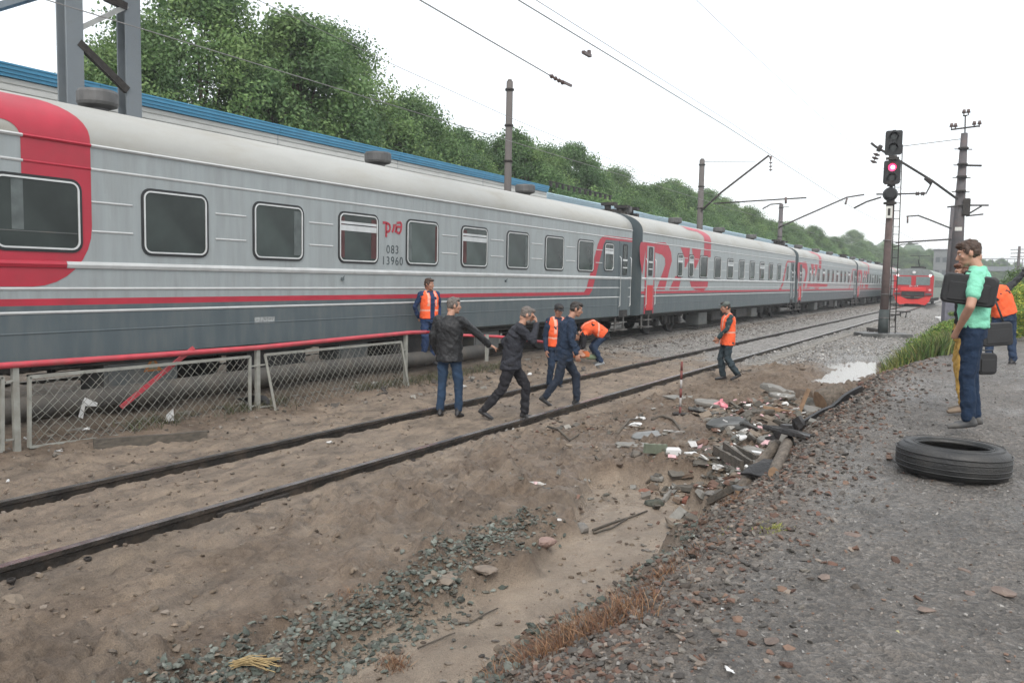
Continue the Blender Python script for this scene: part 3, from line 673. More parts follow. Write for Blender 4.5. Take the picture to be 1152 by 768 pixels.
        def lt(pts, w): 
            for a, b in zip(pts[:-1], pts[1:]): lg.bar((HW+.006, 12.33+a[0], 2.92+a[1]), (HW+.006, 12.33+b[0], 2.92+b[1]), .004, w)
        lt([(-.30, .10), (-.20, .10), (-.20, -.17)], .05); lt([(-.20, .10), (-.10, .08), (-.08, 0), (-.12, -.06), (-.2, -.07)], .045)
        lt([(-.02, -.07), (.03, .02), (.04, .09)], .05); lt([(.07, -.07), (.10, .02), (.09, .1)], .03)
        lt([(.12, .12), (.24, .14), (.27, .08), (.25, -.02), (.20, -.08), (.12, -.06), (.10, .0), (.14, .05), (.24, .05)], .045)
        lg.build('painted_logo', M_RD, t)
        for txt, z, sz in (('083', 2.44, .17), ('13960', 2.22, .17)):
            cu = bpy.data.curves.new('t', 'FONT'); cu.body = txt; cu.size = sz*1.35; cu.align_x = 'CENTER'; cu.space_character = 1.18; cu.extrude = .001; cu.offset = .0
            ob = bpy.data.objects.new('t', cu); C.objects.link(ob); dg = bpy.context.evaluated_depsgraph_get(); me = bpy.data.meshes.new_from_object(ob.evaluated_get(dg)); bpy.data.objects.remove(ob)
            me.materials.clear(); me.materials.append(mat('number_paint', (.05, .065, .07), .6)); o = link('carriage_number', me, t, (HW+.004, 12.33, z)); o.matrix_local = Matrix.Translation((HW+.004, 12.33, z)) @ Matrix(((0, 0, 1), (1, 0, 0), (0, 1, 0))).to_4x4()
        for q in (10.9, 13.5, 16.6): 
            b = MB(); b.box((HW+.02, q, 1.93), (.04, .05, .05)); b.tube([(HW+.02, q, 1.93), (HW+.05, q+.02, 1.99)], .01, 6); b.build('lamp_bracket', M_DG, t)
        b = MB(); b.prism([(7.06, .57), (7.36, .57), (7.21, .80)], 1.05+.29, 1.05+.294, axis='x'); s_ = b.build('warning_triangle', mat('warn_orange', (.35, .13, .03), .6, nvar=.2), t)
        b = MB(); b.prism([(7.13, .60), (7.29, .60), (7.21, .735)], 1.05+.2945, 1.05+.2975, axis='x'); b.build('warning_triangle', mat('warn_inner', (.20, .19, .12), .6), t)
        b = MB(); b.box((HW+.003, 17.1-8.0, 1.25), (.003, .42, .10)); b.build('data_plate', mat('chalk', (.27, .29, .29), .8, nvar=.4, nscale=20), t)
    else:
        o_ = s0
        P = lambda L_: [((lp(640+a/4.8, 230+b/4.8, XS).y-25.4), lp(640+a/4.8, 230+b/4.8, XS).z) for a, b in L_]
        door(t, .75, M_DG if kind != 2 else M_LG, red=True)
        rd = MB(); rd.box((HW+.0, .75, 1.42), (.044, .60, .86)); rd.build('door_panel', mat('door_red', (.50, .03, .035), .5, nvar=.1), t)
        decal(t, 'red_emblem', P([(462, 205), (520, 205), (538, 222), (552, 258), (556, 305), (545, 345), (517, 460), (473, 460), (503, 375), (520, 325), (519, 292), (503, 272), (462, 258)]), M_RD, .0032)
        decal(t, 'red_emblem', P([(388, 203), (462, 205), (462, 258), (440, 222), (416, 230), (406, 300), (396, 380), (384, 300), (382, 230)]), M_RD, .0034)
        decal(t, 'red_emblem', P([(576, 385), (607, 395), (592, 460), (541, 460)]), M_RD, .0032)
        decal(t, 'red_emblem', P([(603, 232), (654, 235), (648, 300), (624, 352), (626, 290)]), M_RD, .0032)
        decal(t, 'red_emblem', P([(664, 236), (713, 242), (706, 292), (680, 356), (672, 300)]), M_RD, .0032)
        decal(t, 'red_emblem', P([(652, 412), (752, 414), (748, 445), (726, 466), (684, 462), (660, 445)]), M_RD, .0032)
        q = lambda a, b: P([(a, b)])[0]
        a0 = q(728, 285); a1 = q(765, 285)
        decal(t, 'red_emblem', [a0, a1, (a1[0], 3.9), (a1[0]-.15, 4.05), (a1[0]-.5, 4.16), (a0[0]-1.5, 4.17), (a0[0]-1.5, 4.02), (a0[0]-.35, 4.0), (a0[0], 3.85)], M_RD, .0036)
        if kind == 3:   # second red block near the number of the restaurant car
            decal(t, 'red_emblem', [(3.2, 1.8), (10.2, 1.8), (10.6, 2.0), (3.0, 2.0)], M_RD, .003)
        decal(t, 'red_stripe', [(19.6, 1.64), (20.45, 1.64), (21.2, 2.0), (21.9, 3.05), (22.3, 3.34), (24.48, 3.36), (24.48, 3.24), (22.42, 3.20), (22.2, 3.05), (21.6, 2.0), (20.9, 1.56), (19.6, 1.555)], M_RD, .0034)
        door(t, 23.8, M_DG)
        for k_, q_ in enumerate((2.0, 7.5, 13.9, 20.1)): vent(t, q_)
        b = MB()
        for q_ in (.55, 1.7, 2.6): b = MB(); b.box((0, q_, 4.40), (.6, .22, .12)); b.cyl((0, q_, 4.38), (0, q_, 4.62), .12, n=8); b.box((.05, q_, 4.64), (.5, .3, .1)); b.build('roof_fitting', M_BLK, t)
        b = MB(); b.box((HW-.35, 1.6, 4.02), (.03, .7, .2), Matrix.Rotation(R(-50), 3, 'Y')); 
    return t
car1 = carriage(0.0, 'nearest grey carriage with a large red loop painted at its left end', 1)
car2 = carriage(25.4, 'second grey carriage from the left with big red letters on its side', 2)
car3 = carriage(50.8, 'third carriage from the left in the grey train with small red door', 3)
car4 = copy_tree(car2); car4.location = (XC, 76.2, 0); car4['label'] = 'fourth carriage from the left in the grey train, partly behind the signal post'
car5 = copy_tree(car2); car5.location = (XC, 101.6, 0); car5['label'] = 'farthest grey carriage showing just left of the red train'
# dark body panel behind the end door of the farther cars is part of their paint already
# ------------------------------------------------------------------ red electric train
def red_train():
    t = thing('red_electric_train', 'red fronted electric train coming along the foreground track in the distance', 'train', (-6.46, 87.0, -.05)); t.scale = (1, 1, .89)
    MR = mat('train_red', (.47, .022, .030), .4, nvar=.06); MR2 = mat('train_bright_red', (.72, .04, .035), .45, nvar=.05)
    MG = mat('train_roof_grey', (.20, .22, .22), .6, nvar=.15); MS = mat('train_side_green', (.20, .25, .21), .5, nvar=.15)
    hw = 1.74; pts = [(-hw, 1.0), (-hw, 3.35), (-hw*.93, 3.75), (-hw*.72, 4.05), (-hw*.35, 4.2), (hw*.35, 4.2), (hw*.72, 4.05), (hw*.93, 3.75), (hw, 3.35), (hw, 1.0)]
    b = MB(); b.prism(pts, .0, 20); b.build('side_body', MS, t)
    b = MB(); b.prism([(-hw, 3.42)]+pts[2:8]+[(hw, 3.42)], -.06, -.0); b.build('roof_front', MG, t)
    b = MB(); b.prism([(-hw, 1.15), (-hw, 3.42), (hw, 3.42), (hw, 1.15)], -.05, -.0); f = b.build('front_panel', MR, t)
    for e in (-1, 1):
        w = MB(); w.box((e*.82, -.07, 2.83), (1.22, .05, .92), bev=.02); w.build('windscreen', mat('windscreen', (.16, .21, .21), .15, nvar=.15), t)
        h = MB(); h.cyl((e*1.42, -.05, 3.42), (e*1.42, -.12, 3.42), .13, n=12); h.build('headlight', mat('headlight_lit', (.9, .75, .75), .3, emis=((1, .75, .75), 1.1)), t)
        h = MB(); h.cyl((e*1.45, -.05, 1.86), (e*1.45, -.14, 1.86), .12, n=12); h.build('headlight', mat('lamp_pink', (.8, .5, .5), .3), t)
        h = MB(); h.box((e*1.35, -.16, 1.42), (.55, .16, .2), bev=.03); h.build('buffer_light', mat('lamp_box', (.08, .08, .09), .5), t)
    h = MB(); h.cyl((0, -.06, 3.75), (0, -.14, 3.75), .15, n=14); h.build('headlight', mat('lamp_white', (.7, .7, .7), .3), t)
    b = MB(); b.box((0, -.14, 1.90), (2.2, .16, .42), bev=.04); b.build('front_bar', MR2, t)
    b = MB(); b.box((0, -.08, 2.62), (.2, .04, 1.3)); b.build('centre_pillar', MR, t)
    b = MB(); b.box((0, -.10, 1.42), (2.0, .14, .46), bev=.03); b.box((0, -.35, 1.05), (.3, .5, .25)); b.build('coupling_recess', M_BLK, t)
    b = MB(); b.prism([(-1.6, 1.15), (-1.1, 1.12), (-.5, .85), (.5, .85), (1.1, 1.12), (1.6, 1.15), (1.45, .6), (1.1, .22), (.5, .34), (-.5, .34), (-1.1, .22), (-1.45, .6)], -.35, -.2); b.build('snow_plough', MR2, t)
    lg = MB()
    def lt(pts, w):
        for a, b_ in zip(pts[:-1], pts[1:]): lg.bar((a[0]*1.3, -.075, 2.28+a[1]), (b_[0]*1.3, -.075, 2.28+b_[1]), w, .004)
    lt([(-.30, .08), (-.22, .08), (-.22, -.12)], .06); lt([(-.2, .08), (-.1, .06), (-.1, -.04), (-.2, -.06)], .06); lt([(-.02, -.08), (.03, .08)], .08); lt([(.1, .08), (.28, .08), (.28, -.06), (.12, -.06), (.12, .02), (.28, .02)], .06)
    lg.build('painted_logo', mat('paint_white', (.8, .8, .8), .5), t)
    b = MB(); 
    for k in range(10): b.box((hw+.0, 2.2+k*1.75, 2.55), (.04, 1.1, .8))
    b.build('side_window', M_GL, t)
    b = MB(); b.box((0, 10, .75), (2.6, 18.5, .5)); b.build('underframe', M_BLK, t)
    for y in (2.3, 4.8, 15.5, 18):
        for e in (-1, 1): w = link('wheel', WHEEL, t, (e*.8, y, .5)); w.rotation_euler = (0, 0, 0 if e > 0 else math.pi)
    b = MB()
    for y in (4, 6.5): b.box((0, y, 4.4), (1.2, .3, .2))
    b.tube([(0, 6.5, 4.4), (0, 4.6, 5.1), (0, 6, 5.75)], .04, 6); b.bar((-.9, 6, 5.75), (.9, 6, 5.75), .06, .06); b.build('pantograph', M_BLK, t)
    return t
red_train()
# ------------------------------------------------------------------ shed wall behind the train
M_SID = mat('siding_white', (.55, .56, .54), .6, nvar=.06, dirt=(.33, .33, .31), dscale=1.2, dirt_amt=.6, stretch=(1, .3, 1))
M_BLU = mat('flashing_blue', (.05, .25, .42), .45, nvar=.10, nscale=2)
M_BLU2 = mat('roof_pale_blue', (.36, .50, .58), .5, nvar=.08, nscale=1.5)
def shed(x, y0, y1, ztop, label, blue, seglen, roofcol, low=0):
    t = thing('long_shed', label, 'shed', (x, y0, 0))
    n = int(round((y1-y0)/seglen)); sl_ = (y1-y0)/n
    pr = [(0, low)]; z = low
    while z < ztop-.42: pr += [(0, z), (.035, z+.02), (.035, z+.13), (0, z+.15)]; z += .17
    prof = pr[1:]+[(0, ztop-.28)]
    mb = MB(); K = len(prof); vs = [(p[0], 0, p[1]) for p in prof]+[(p[0], sl_-.02, p[1]) for p in prof]+[(-.1, 0, low), (-.1, sl_-.02, low)]
    fs = [(i, K+i, K+i+1, i+1) for i in range(K-1)]; mb.add(vs[:2*K], fs); pm = mb.mesh('wall_panel', M_SID)
    fb = MB(); fb.prism([(.0, ztop-.30), (.10, ztop-.30), (.10, ztop-.23), (.13, ztop-.22), (.13, ztop-.14), (.16, ztop-.13), (.16, ztop-.05), (.18, ztop-.04), (.18, ztop), (-.1, ztop), (-.1, ztop-.30)], 0, sl_-.01); fm = fb.mesh('roof_flashing', blue)
    for k in range(n): link('wall_panel', pm, t, (0, k*sl_, 0)); link('roof_flashing', fm, t, (0, k*sl_, 0))
    mb = MB(); mb.prism([(.05, ztop+.01), (-5, ztop+roofcol[1]), (-10, ztop+.01), (-9.9, low), (-.06, low), (-.06, ztop-.3)], 0, y1-y0-.05); mb.build('roof', roofcol[0], t)
    return t
shed(-20, -30, 36.8, 6.74, 'long white corrugated shed with blue roof edge behind the train', M_BLU, 6.1, (mat('roof_dark', (.10, .2, .3), .6), .3))
shed(-21, 38.5, 200, 6.60, 'farther long shed with pale blue roof, in front of the trees', M_BLU2, 7.0, (M_BLU2, 1.25))
mb = MB()
for k in range(12): mb.box((0, k*.7, 0), (.12, .12, .25))
mb.tube([(0, -.3, .14), (0, 8.1, .14)], .03, 6); o = mb.build('roof_insulator_row', M_BLK, loc=(-20.4, 38, 7.0)); tag(o, 'dark row of small brackets on the shed roof where the two sheds meet', 'roof fitting')
# ------------------------------------------------------------------ trees
def tree_mesh(seed, H, W_, n_leaf=9000, leaf=.20, low=.14):
    rs = np.random.RandomState(seed); nb = 240
    t = rs.uniform(low, 1, nb)**.8; prof = np.sin(np.clip((t-low*.6)/(1-low*.6), 0, 1)**.75*math.pi)**.55
    a = rs.uniform(0, 6.28, nb); r = prof*W_*rs.uniform(.2, 1.12, nb)**.6
    cen = np.stack([np.cos(a)*r, np.sin(a)*r, t*H*.94], 1); br = rs.uniform(.055, .15, nb)*W_*1.2+.18
    bi = rs.choice(nb, n_leaf, p=br**2/np.sum(br**2)); d = rs.normal(0, 1, (n_leaf, 3)); d /= np.linalg.norm(d, axis=1)[:, None]; d[:, 2] = d[:, 2]*.9+.1
    rad = br[bi]*rs.uniform(.3, 1.3, n_leaf); p = cen[bi]+d*rad[:, None]*np.array([1, 1, .95])
    nrm = d+rs.normal(0, .8, (n_leaf, 3)); nrm[:, 2] += .3; nrm /= np.linalg.norm(nrm, axis=1)[:, None]
    u = np.cross(nrm, rs.normal(0, 1, (n_leaf, 3))); u /= np.linalg.norm(u, axis=1)[:, None]; v = np.cross(nrm, u)
    s = leaf*rs.uniform(.5, 1.25, n_leaf)[:, None]
    V = np.stack([p-u*s, p-v*s*.55, p+u*s, p+v*s*.55], 1).reshape(-1, 3); F = np.arange(n_leaf*4).reshape(-1, 4)
    pal = np.array([(.095, .165, .065), (.12, .20, .075), (.155, .245, .085), (.075, .135, .055), (.19, .28, .10)])
    cb = pal[rs.choice(5, nb, p=[.3, .3, .15, .15, .1])]*rs.uniform(.85, 1.2, (nb, 1)); c = cb[bi]*rs.uniform(.8, 1.22, (n_leaf, 1))
    cr = np_mesh('crown', V, F, attr_mat('leaves', .6, 0, trans=.34, nvar=.1, spec=.3), col=c)
    mb = MB(); mb.tube([(0, 0, -.5), (.1, .05, H*.2), (-.08, .1, H*.5), (.05, 0, H*.8)], [.22, .18, .12, .04], 8)
    for k in range(20): 
        q = cen[k*9]; z0 = max(.12*H, q[2]*.55); mb.tube([(0, 0, z0), tuple((np.array([0, 0, z0])+q)/2+np.array([0, 0, .3])), tuple(q)], [.09, .06, .02], 5)
    return cr, mb.mesh('trunk', mat('bark', (.09, .06, .05), .9, nvar=.3, bump=.5))
TV = [tree_mesh(40+i, H, W_, 60000, .084+.003*i) for i, (H, W_) in enumerate([(13.4, 4.2), (12.2, 3.9), (11.8, 4.4), (11.0, 3.6), (12.6, 3.6), (10.8, 4.2)])]
tr = np.random.RandomState(77); TREES = []
LBL = ['tall broad', 'rounded', 'dense spreading', 'lower bushy', 'narrow upright', 'wide low']
def add_tree(x, y, v, sc, z=0): TREES.append((x, y, v, sc, z))
for i, (x, y, v, sc) in enumerate([(-26.5, 17.8, 1, .86), (-27.5, 21.5, 0, 1.04), (-29.5, 19.8, 3, .95), (-26.2, 25.2, 4, 1.06), (-28.5, 29.5, 0, 1.08), (-25.6, 30.5, 5, .92), (-27, 34, 2, 1.0), (-27.2, 39.2, 4, .86), (-25.5, 37, 3, .84)]): add_tree(x, y, v, sc)
y = 43.0
while y < 235:
    add_tree(-26.5+tr.uniform(-1, 1), y, tr.randint(0, 6), tr.uniform(.86, .96)); add_tree(-31.5+tr.uniform(-1.5, 1.5), y+tr.uniform(1, 3), tr.choice([0, 1, 2, 4]), tr.uniform(.88, 1.0), .5)
    if tr.uniform() < .5: add_tree(-24.2+tr.uniform(-.5, .5), y+2.4, 3, tr.uniform(.62, .8))
    y += 3.2+.012*(y-40)
for k in range(26): add_tree(-34+k*1.9+tr.uniform(-2, 2), 238+k*3.4, tr.randint(0, 6), tr.uniform(.95, 1.15)*(1-k*.015), 1+tr.uniform(0, 1.5)-.03*k)
LM = ['above the left end of the shed', 'behind the white shed', 'behind the middle of the long train', 'above the second carriage', 'above the far carriages', 'beyond the signal post', 'at the distant end of the tracks']
for i, (x, y, v, sc, z) in enumerate(TREES):
    row = 'front row' if x > -29 else 'back row'
    reg = 0 if y < 24 else 1 if y < 36 else 2 if y < 62 else 3 if y < 95 else 4 if y < 150 else 5 if y < 237 else 6
    key = (v, reg, row); same = sorted([q for q in TREES if (LM[0 if q[1] < 24 else 1 if q[1] < 36 else 2 if q[1] < 62 else 3 if q[1] < 95 else 4 if q[1] < 150 else 5 if q[1] < 237 else 6] == LM[reg]) and q[2] == v and ('front row' if q[0] > -29 else 'back row') == row], key=lambda q: (Vector((q[0], q[1], 0))-CAM).dot(CR)/(Vector((q[0], q[1], 0))-CAM).dot(CF))
    od = '' if len(same) == 1 else ['leftmost ', 'second ', 'third ', 'fourth ', 'fifth ', 'sixth ', 'seventh ', 'eighth ', 'ninth ', 'tenth ', 'eleventh ', 'twelfth ', 'thirteenth ', 'fourteenth ', 'fifteenth ', 'sixteenth ', 'seventeenth ', 'eighteenth ', 'nineteenth ', 'twentieth '][same.index((x, y, v, sc, z))]
    t = thing('tree', '%s%s tree %s%s, %s' % (od, LBL[v], 'from the left ' if od and od[0] != 'l' else '', LM[reg], row), 'tree', (x, y, z), tr.uniform(0, 6.28), group='trees of the wood beyond the sheds')
    t.scale = (sc*tr.uniform(.92, 1.12), sc*tr.uniform(.92, 1.12), sc)
    link('crown', TV[v][0], t); link('trunk', TV[v][1], t)
# bushes closing the view under the trees
def leaf_blob(name, cents, n, leaf, pal, label, kind='stuff', seed=1, up=.2, stretch=.75):
    rs = np.random.RandomState(seed); cents = np.array(cents); bi = rs.choice(len(cents), n, p=cents[:, 3]**2/np.sum(cents[:, 3]**2))
    d = rs.normal(0, 1, (n, 3)); d /= np.linalg.norm(d, axis=1)[:, None]; p = cents[bi, :3]+d*(cents[bi, 3]*rs.uniform(.4, 1.05, n))[:, None]*np.array([1, 1, stretch])
    nr = d+rs.normal(0, .6, (n, 3)); nr[:, 2] += up; nr /= np.linalg.norm(nr, axis=1)[:, None]
    u = np.cross(nr, rs.normal(0, 1, (n, 3))); u /= np.linalg.norm(u, axis=1)[:, None]; v = np.cross(nr, u); s = leaf*rs.uniform(.5, 1.3, n)[:, None]
    V = np.stack([p-u*s, p-v*s*.5, p+u*s, p+v*s*.5], 1).reshape(-1, 3); F = np.arange(n*4).reshape(-1, 4); c = np.array(pal)[rs.randint(0, len(pal), n)]*rs.uniform(.7, 1.3, (n, 1))
    o = link(name, np_mesh(name, V, F, attr_mat('leaves'), col=c)); return tag(o, label, kind=kind)
PG = [(.05, .10, .025), (.07, .14, .03), (.09, .17, .04), (.04, .08, .02)]
cs = []
for k in range(150):
    yk = 10+k*1.6; cs.append((-31.5+tr.uniform(-1.5, 1), yk if k > 3 else 16+k, 2+tr.uniform(0, 6), 2.6))
cs = [c for c in cs if c[1] > 19]
leaf_blob('undergrowth', cs, 90000, .2, PG, 'dark mass of undergrowth filling the wood behind the sheds', seed=9)
# distant hill and building
mb = MB(); HX = np.linspace(-60, 60, 60)
vs = []; 
for i, x in enumerate(HX):
    for j, (yy, h) in enumerate(((300, 0), (325, .75), (360, 1), (420, .0))): vs.append((x-30, yy, -1+h*(13+7*math.exp(-((x+8)/26)**2)+1.2*math.sin(x*.6)+.8*math.sin(x*1.7))*(1-ss(20, 50, np.array(x-0))*.9)))
mb.add(vs, [(i*4+j, (i+1)*4+j, (i+1)*4+j+1, i*4+j+1) for i in range(59) for j in range(3)], True)
o = mb.build('hills', mat('hill_green', (.05, .09, .035), .9, nvar=.5, nscale=.35, bump=1, bscale=.8)); tag(o, 'low wooded hill at the far end of the line', kind='structure')
t = thing('far_building', 'flat roofed grey building rising behind the red train', 'building', (-7.5, 215, 0))
mb = MB(); mb.box((0, 4, 5.2), (9, 8, 10.4)); mb.build('wall', mat('far_wall', (.17, .18, .18), .9, nvar=.1), t)
wm_ = MB(); wm_.box((0, 0, 0), (.9, .08, 1.2)); wm_ = wm_.mesh('window', mat('far_glass', (.05, .06, .07), .3))
for i in range(6):
    for j in range(3): link('window', wm_, t, (-3.6+i*1.45, -.03, 2.2+j*3))
mb = MB(); mb.box((0, 4, 10.55), (9.4, 8.4, .3)); mb.build('roof', mat('far_roof', (.09, .09, .1), .9), t)
# footbridge / overpass
t = thing('overpass', 'grey overpass deck crossing the line behind the people at right', 'bridge', (0, 150, 0))
b = MB(); b.box((14, 0, 4.9), (36, 5, .7)); b.build('deck', mat('bridge_grey', (.20, .22, .24), .8, nvar=.12), t)
b = MB()
for k in range(37): b.box((-4+k, -2.4, 5.85), (.08, .08, 1.2))
b.box((14, -2.4, 6.45), (36, .1, .1)); b.box((14, -2.4, 5.9), (36, .06, .06)); b.build('railing', mat('rail_grey', (.16, .17, .18), .7), t)
for x in (-3, 5, 15, 27): b = MB(); b.box((x, 0, 2.3), (.9, 3, 4.7)); b.build('column', M_CONC, t)
# ------------------------------------------------------------------ poles, cantilevers, wires
M_POLE = mat('concrete_pole', (.115, .105, .10), .9, nvar=.2, nscale=3, bump=.3, dirt=(.07, .06, .055), dscale=3, stretch=(1, 1, .3))
M_PURP = mat('steel_pole', (.085, .08, .085), .7, nvar=.2, nscale=3, dirt=(.12, .06, .04), dscale=3, dirt_amt=.5)
M_GAL = mat('gantry_grey', (.165, .19, .21), .6, nvar=.12, nscale=3, dirt=(.12, .13, .13), dscale=3)
M_WIRE = mat('wire_dark', (.22, .22, .22), .6)
M_INS = mat('insulator', (.10, .07, .065), .4)
def insul(mb, a, b, r=.09, k=4):
    a, b = Vector(a), Vector(b); mb.cyl(a, b, .025, n=6)
    for i in range(k): p = a+(b-a)*((i+.5)/k); q = p+(b-a).normalized()*.05; mb.cyl(p, q, r, r*.5, n=8)
def pole(label, px_top, py_top, x, ztop_r, zbase, r0=.22, r1=.15, m_=None, cat='catenary pole'):
    p = lp(px_top, py_top, x); t = thing('catenary_pole', label, cat, (p.x, p.y, zbase))
    b = MB(); b.cyl((0, 0, 0), (0, 0, p.z-zbase), r0, r1, n=14); b.cyl((0, 0, p.z-zbase), (0, 0, p.z-zbase+.08), r1*.8, r1*.6, n=12); b.build('shaft', m_ or M_POLE, t)
    b = MB()
    for z in np.arange(p.z-zbase-.35, 4, -1.4): b = MB(); b.cyl((0, 0, z), (0, 0, z+.07), r1+.05, n=12); b.build('clamp_band', M_IRON, t)
    return t, p
tA, pA = pole('tall dark pole standing behind the middle of the nearest carriage', 573.5, 92, -16.9, 0, 0, .17, .13)
tB, pB = pole('pole with a long slanting arm behind the second carriage', 790, 180, -16.6, 0, 0, .23, .17)
tC, pC = pole('reddish pole rising above the far carriages, left of the signal', 879, 230, -18.0, 0, 0, .26, .2, M_PURP)
def arm(t, p, pts, r, name='cantilever_arm', m_=None, depth=None):
    """points given in the photo, set at the pole's own distance"""
    dz = (Vector(p)-CAM).dot(CF) if depth is None else depth
    q = [dp(a, b, dz)-t.location for a, b in pts]; b = MB(); b.tube(q, r, 6); b.build(name, m_ or M_IRON, t); return q
arm(tB, pB, [(789, 237), (812, 216), (865, 175)], .07); arm(tB, pB, [(793, 182), (850, 182.5)], .02, 'stay_wire', M_WIRE)
q = [dp(867, 176, (pB-CAM).dot(CF))-tB.location, dp(867, 181, (pB-CAM).dot(CF))-tB.location, dp(867, 193, (pB-CAM).dot(CF))-tB.location]
b = MB(); b.cyl(q[0], q[1], .12, .03, n=6); insul(b, q[1], q[2], .14, 3); b.build('insulator', M_INS, tB)
arm(tB, pB, [(803, 229), (850, 226), (907, 222.5)], .05); arm(tB, pB, [(884, 222), (884, 229)], .08, 'insulator', M_INS)
arm(tC, pC, [(876, 256), (905, 243), (953, 222), (972, 219)], .08); arm(tC, pC, [(858, 235), (867, 230), (879, 229)], .07); arm(tC, pC, [(879, 233), (888, 232.5)], .03)
arm(tC, pC, [(953, 223), (951, 230)], .09, 'insulator', M_INS)
# right side poles
pR = dp(1085, 150, 44); tR = thing('utility_pole', 'tall dark pole with insulator crossarms behind the man in green', 'utility pole', (pR.x, pR.y, .2))
b = MB(); b.cyl((0, 0, 0), (0, 0, pR.z-.2), .40, .17, n=14); b.build('shaft', M_PURP, tR)
D = 44
for yy in (168, 186, 200, 216): b = MB(); q = dp(1085-(yy-150)*.065, yy, D)-tR.location; b.cyl(q, q+Vector((0, 0, .1)), .26, n=12); b.bar(q-Vector((.42, .25, 0)), q+Vector((.42, .25, 0)), .05, .05); b.build('clamp_band', M_IRON, tR)
arm(tR, pR, [(1070, 146), (1101, 142)], .05, 'crossarm', depth=D); arm(tR, pR, [(1085.5, 150), (1086, 131)], .04, 'crossarm', depth=D); arm(tR, pR, [(1083.5, 130.5), (1088, 130)], .04, 'crossarm', depth=D)
for (a, c) in ((1070.5, 142), (1075, 142), (1096, 139.5), (1102, 139), (1084.5, 126.5), (1089.5, 126)):
    q = dp(a, c, D)-tR.location; b = MB(); b.cyl(q-Vector((0, 0, .2)), q+Vector((0, 0, .1)), .03, n=6); b.cyl(q-Vector((0, 0, .05)), q+Vector((0, 0, .15)), .11, .07, n=8); b.build('insulator', M_INS, tR)
arm(tR, pR, [(1083, 186), (1104, 186.5)], .06, 'side_arm', depth=D); arm(tR, pR, [(1066, 233), (1082, 231), (1112, 231)], .05, 'side_arm', depth=D); arm(tR, pR, [(1104, 232), (1089, 241)], .045, 'side_arm', depth=D); arm(tR, pR, [(1087, 243), (1106, 241)], .045, 'side_arm', depth=D)
q = dp(1087.5, 233, D)-tR.location; b = MB(); b.box(q, (.35, .3, .95), bev=.06); b.build('junction_box', M_IRON, tR)
q = dp(1078.5, 258, D)-tR.location; b = MB(); b.box(q+Vector((0, -.36, 0)), (.34, .02, .2)); b.build('number_plate', mat('plate_white', (.6, .6, .56), .6), tR)
arm(tR, pR, [(1077, 224), (1048, 203), (1012, 181), (985, 165), (980, 161)], .065, 'cantilever_arm', depth=D); arm(tR, pR, [(1041, 200), (1048, 206)], .12, 'turnbuckle', depth=D); arm(tR, pR, [(1048, 206), (1042, 217.5), (1000, 218.5), (986, 218.5)], .045, 'registration_arm', depth=D)
arm(tR, pR, [(991, 164), (988, 170)], .12, 'bracket', depth=D); arm(tR, pR, [(991, 222), (975, 227), (961, 234)], .05, 'registration_arm', depth=D)
b = MB(); insul(b, dp(987, 172, D)-tR.location, dp(982, 184, D)-tR.location, .2, 3); b.build('insulator', M_INS, tR)
b = MB(); 
for a in (1030, 1036): insul(b, dp(a, 218, D)-tR.location, dp(a+4, 218, D)-tR.location, .12, 2)
b.build('insulator', M_INS, tR)
arm(tR, pR, [(1085, 156), (1012, 165)], .025, 'stay_wire', M_WIRE, depth=D)
pQ = dp(1074, 232, 72); tQ = thing('utility_pole', 'thinner pole standing just left of and beyond the tall dark pole', 'utility pole', (pQ.x, pQ.y, .2))
b = MB(); b.cyl((0, 0, 0), (0, 0, pQ.z-.2), .42, .30, n=12); b.build('shaft', M_PURP, tQ)
arm(tQ, pQ, [(1070, 257), (1045, 247), (1033, 242.5), (1020, 243.5)], .07, 'cantilever_arm', depth=72); arm(tQ, pQ, [(1021, 244), (1021, 251)], .08, 'insulator', M_INS, depth=72)
arm(tQ, pQ, [(1072, 269), (1040, 271), (1008, 273)], .08, 'cantilever_arm', depth=72); arm(tQ, pQ, [(1005, 278), (1015, 275), (1033, 274)], .05, 'cantilever_arm', depth=72)
pE = dp(1147, 277, 90); tE = thing('telegraph_pole', 'distant telegraph pole with several crossarms at the right edge', 'telegraph pole', (pE.x, pE.y, .3))
b = MB(); b.cyl((0, 0, 0), (0, 0, pE.z-.3), .2, .13, n=10); b.build('shaft', M_PURP, tE)
for yy in (281, 285, 289): arm(tE, pE, [(1137, yy), (1152, yy-.5)], .04, 'crossarm', depth=90)
# overhead wires: sagging lines in real space
def wire(label, pts, r=.012, name='overhead_wire', fit=None):
    b = MB(); b.tube(pts, r, 5); o = b.build(name, M_WIRE); tag(o, label, 'wire'); return o
def catenary(x, z0, sag, ys, n=10):
    P = []
    for a, b_ in zip(ys[:-1], ys[1:]):
        for i in range(n): t = i/n; P.append((x, a+(b_-a)*t, z0-sag*4*t*(1-t)))
    return P
wire('thick contact wire above the foreground track', [(-6.46, -10, 6.25), (-6.46, 22, 6.25), (-6.9, 48, 6.3), (-6.3, 95, 6.3), (-6.4, 200, 6.3)], .010)
wire('second thin contact wire beside the foreground contact wire', [(-6.38, -10, 6.35), (-6.36, 22, 6.35), (-6.8, 48, 6.35)], .006)
wire('faint upper wire high over the foreground track', catenary(-5.1, 8.2, .9, [-30, 51, 120]), .005)
wire('contact wire above the grey passenger train', [(-11.5, -30, 5.75), (-11.6, 40, 5.75), (-11.5, 110, 5.75)], .009)
wire('sagging wire crossing the trees behind the grey train', catenary(-12.2, 7.2, .9, [-10, 10, 60, 120]), .007)
w1 = lp(472, 0, -8.2); w2 = lp(636, 95, -8.4)
wire('dark anchor wire ending in insulators above the nearest carriage', [w1+(w1-w2)*.5, w1, w1+(w2-w1)*.5, w2], .012)
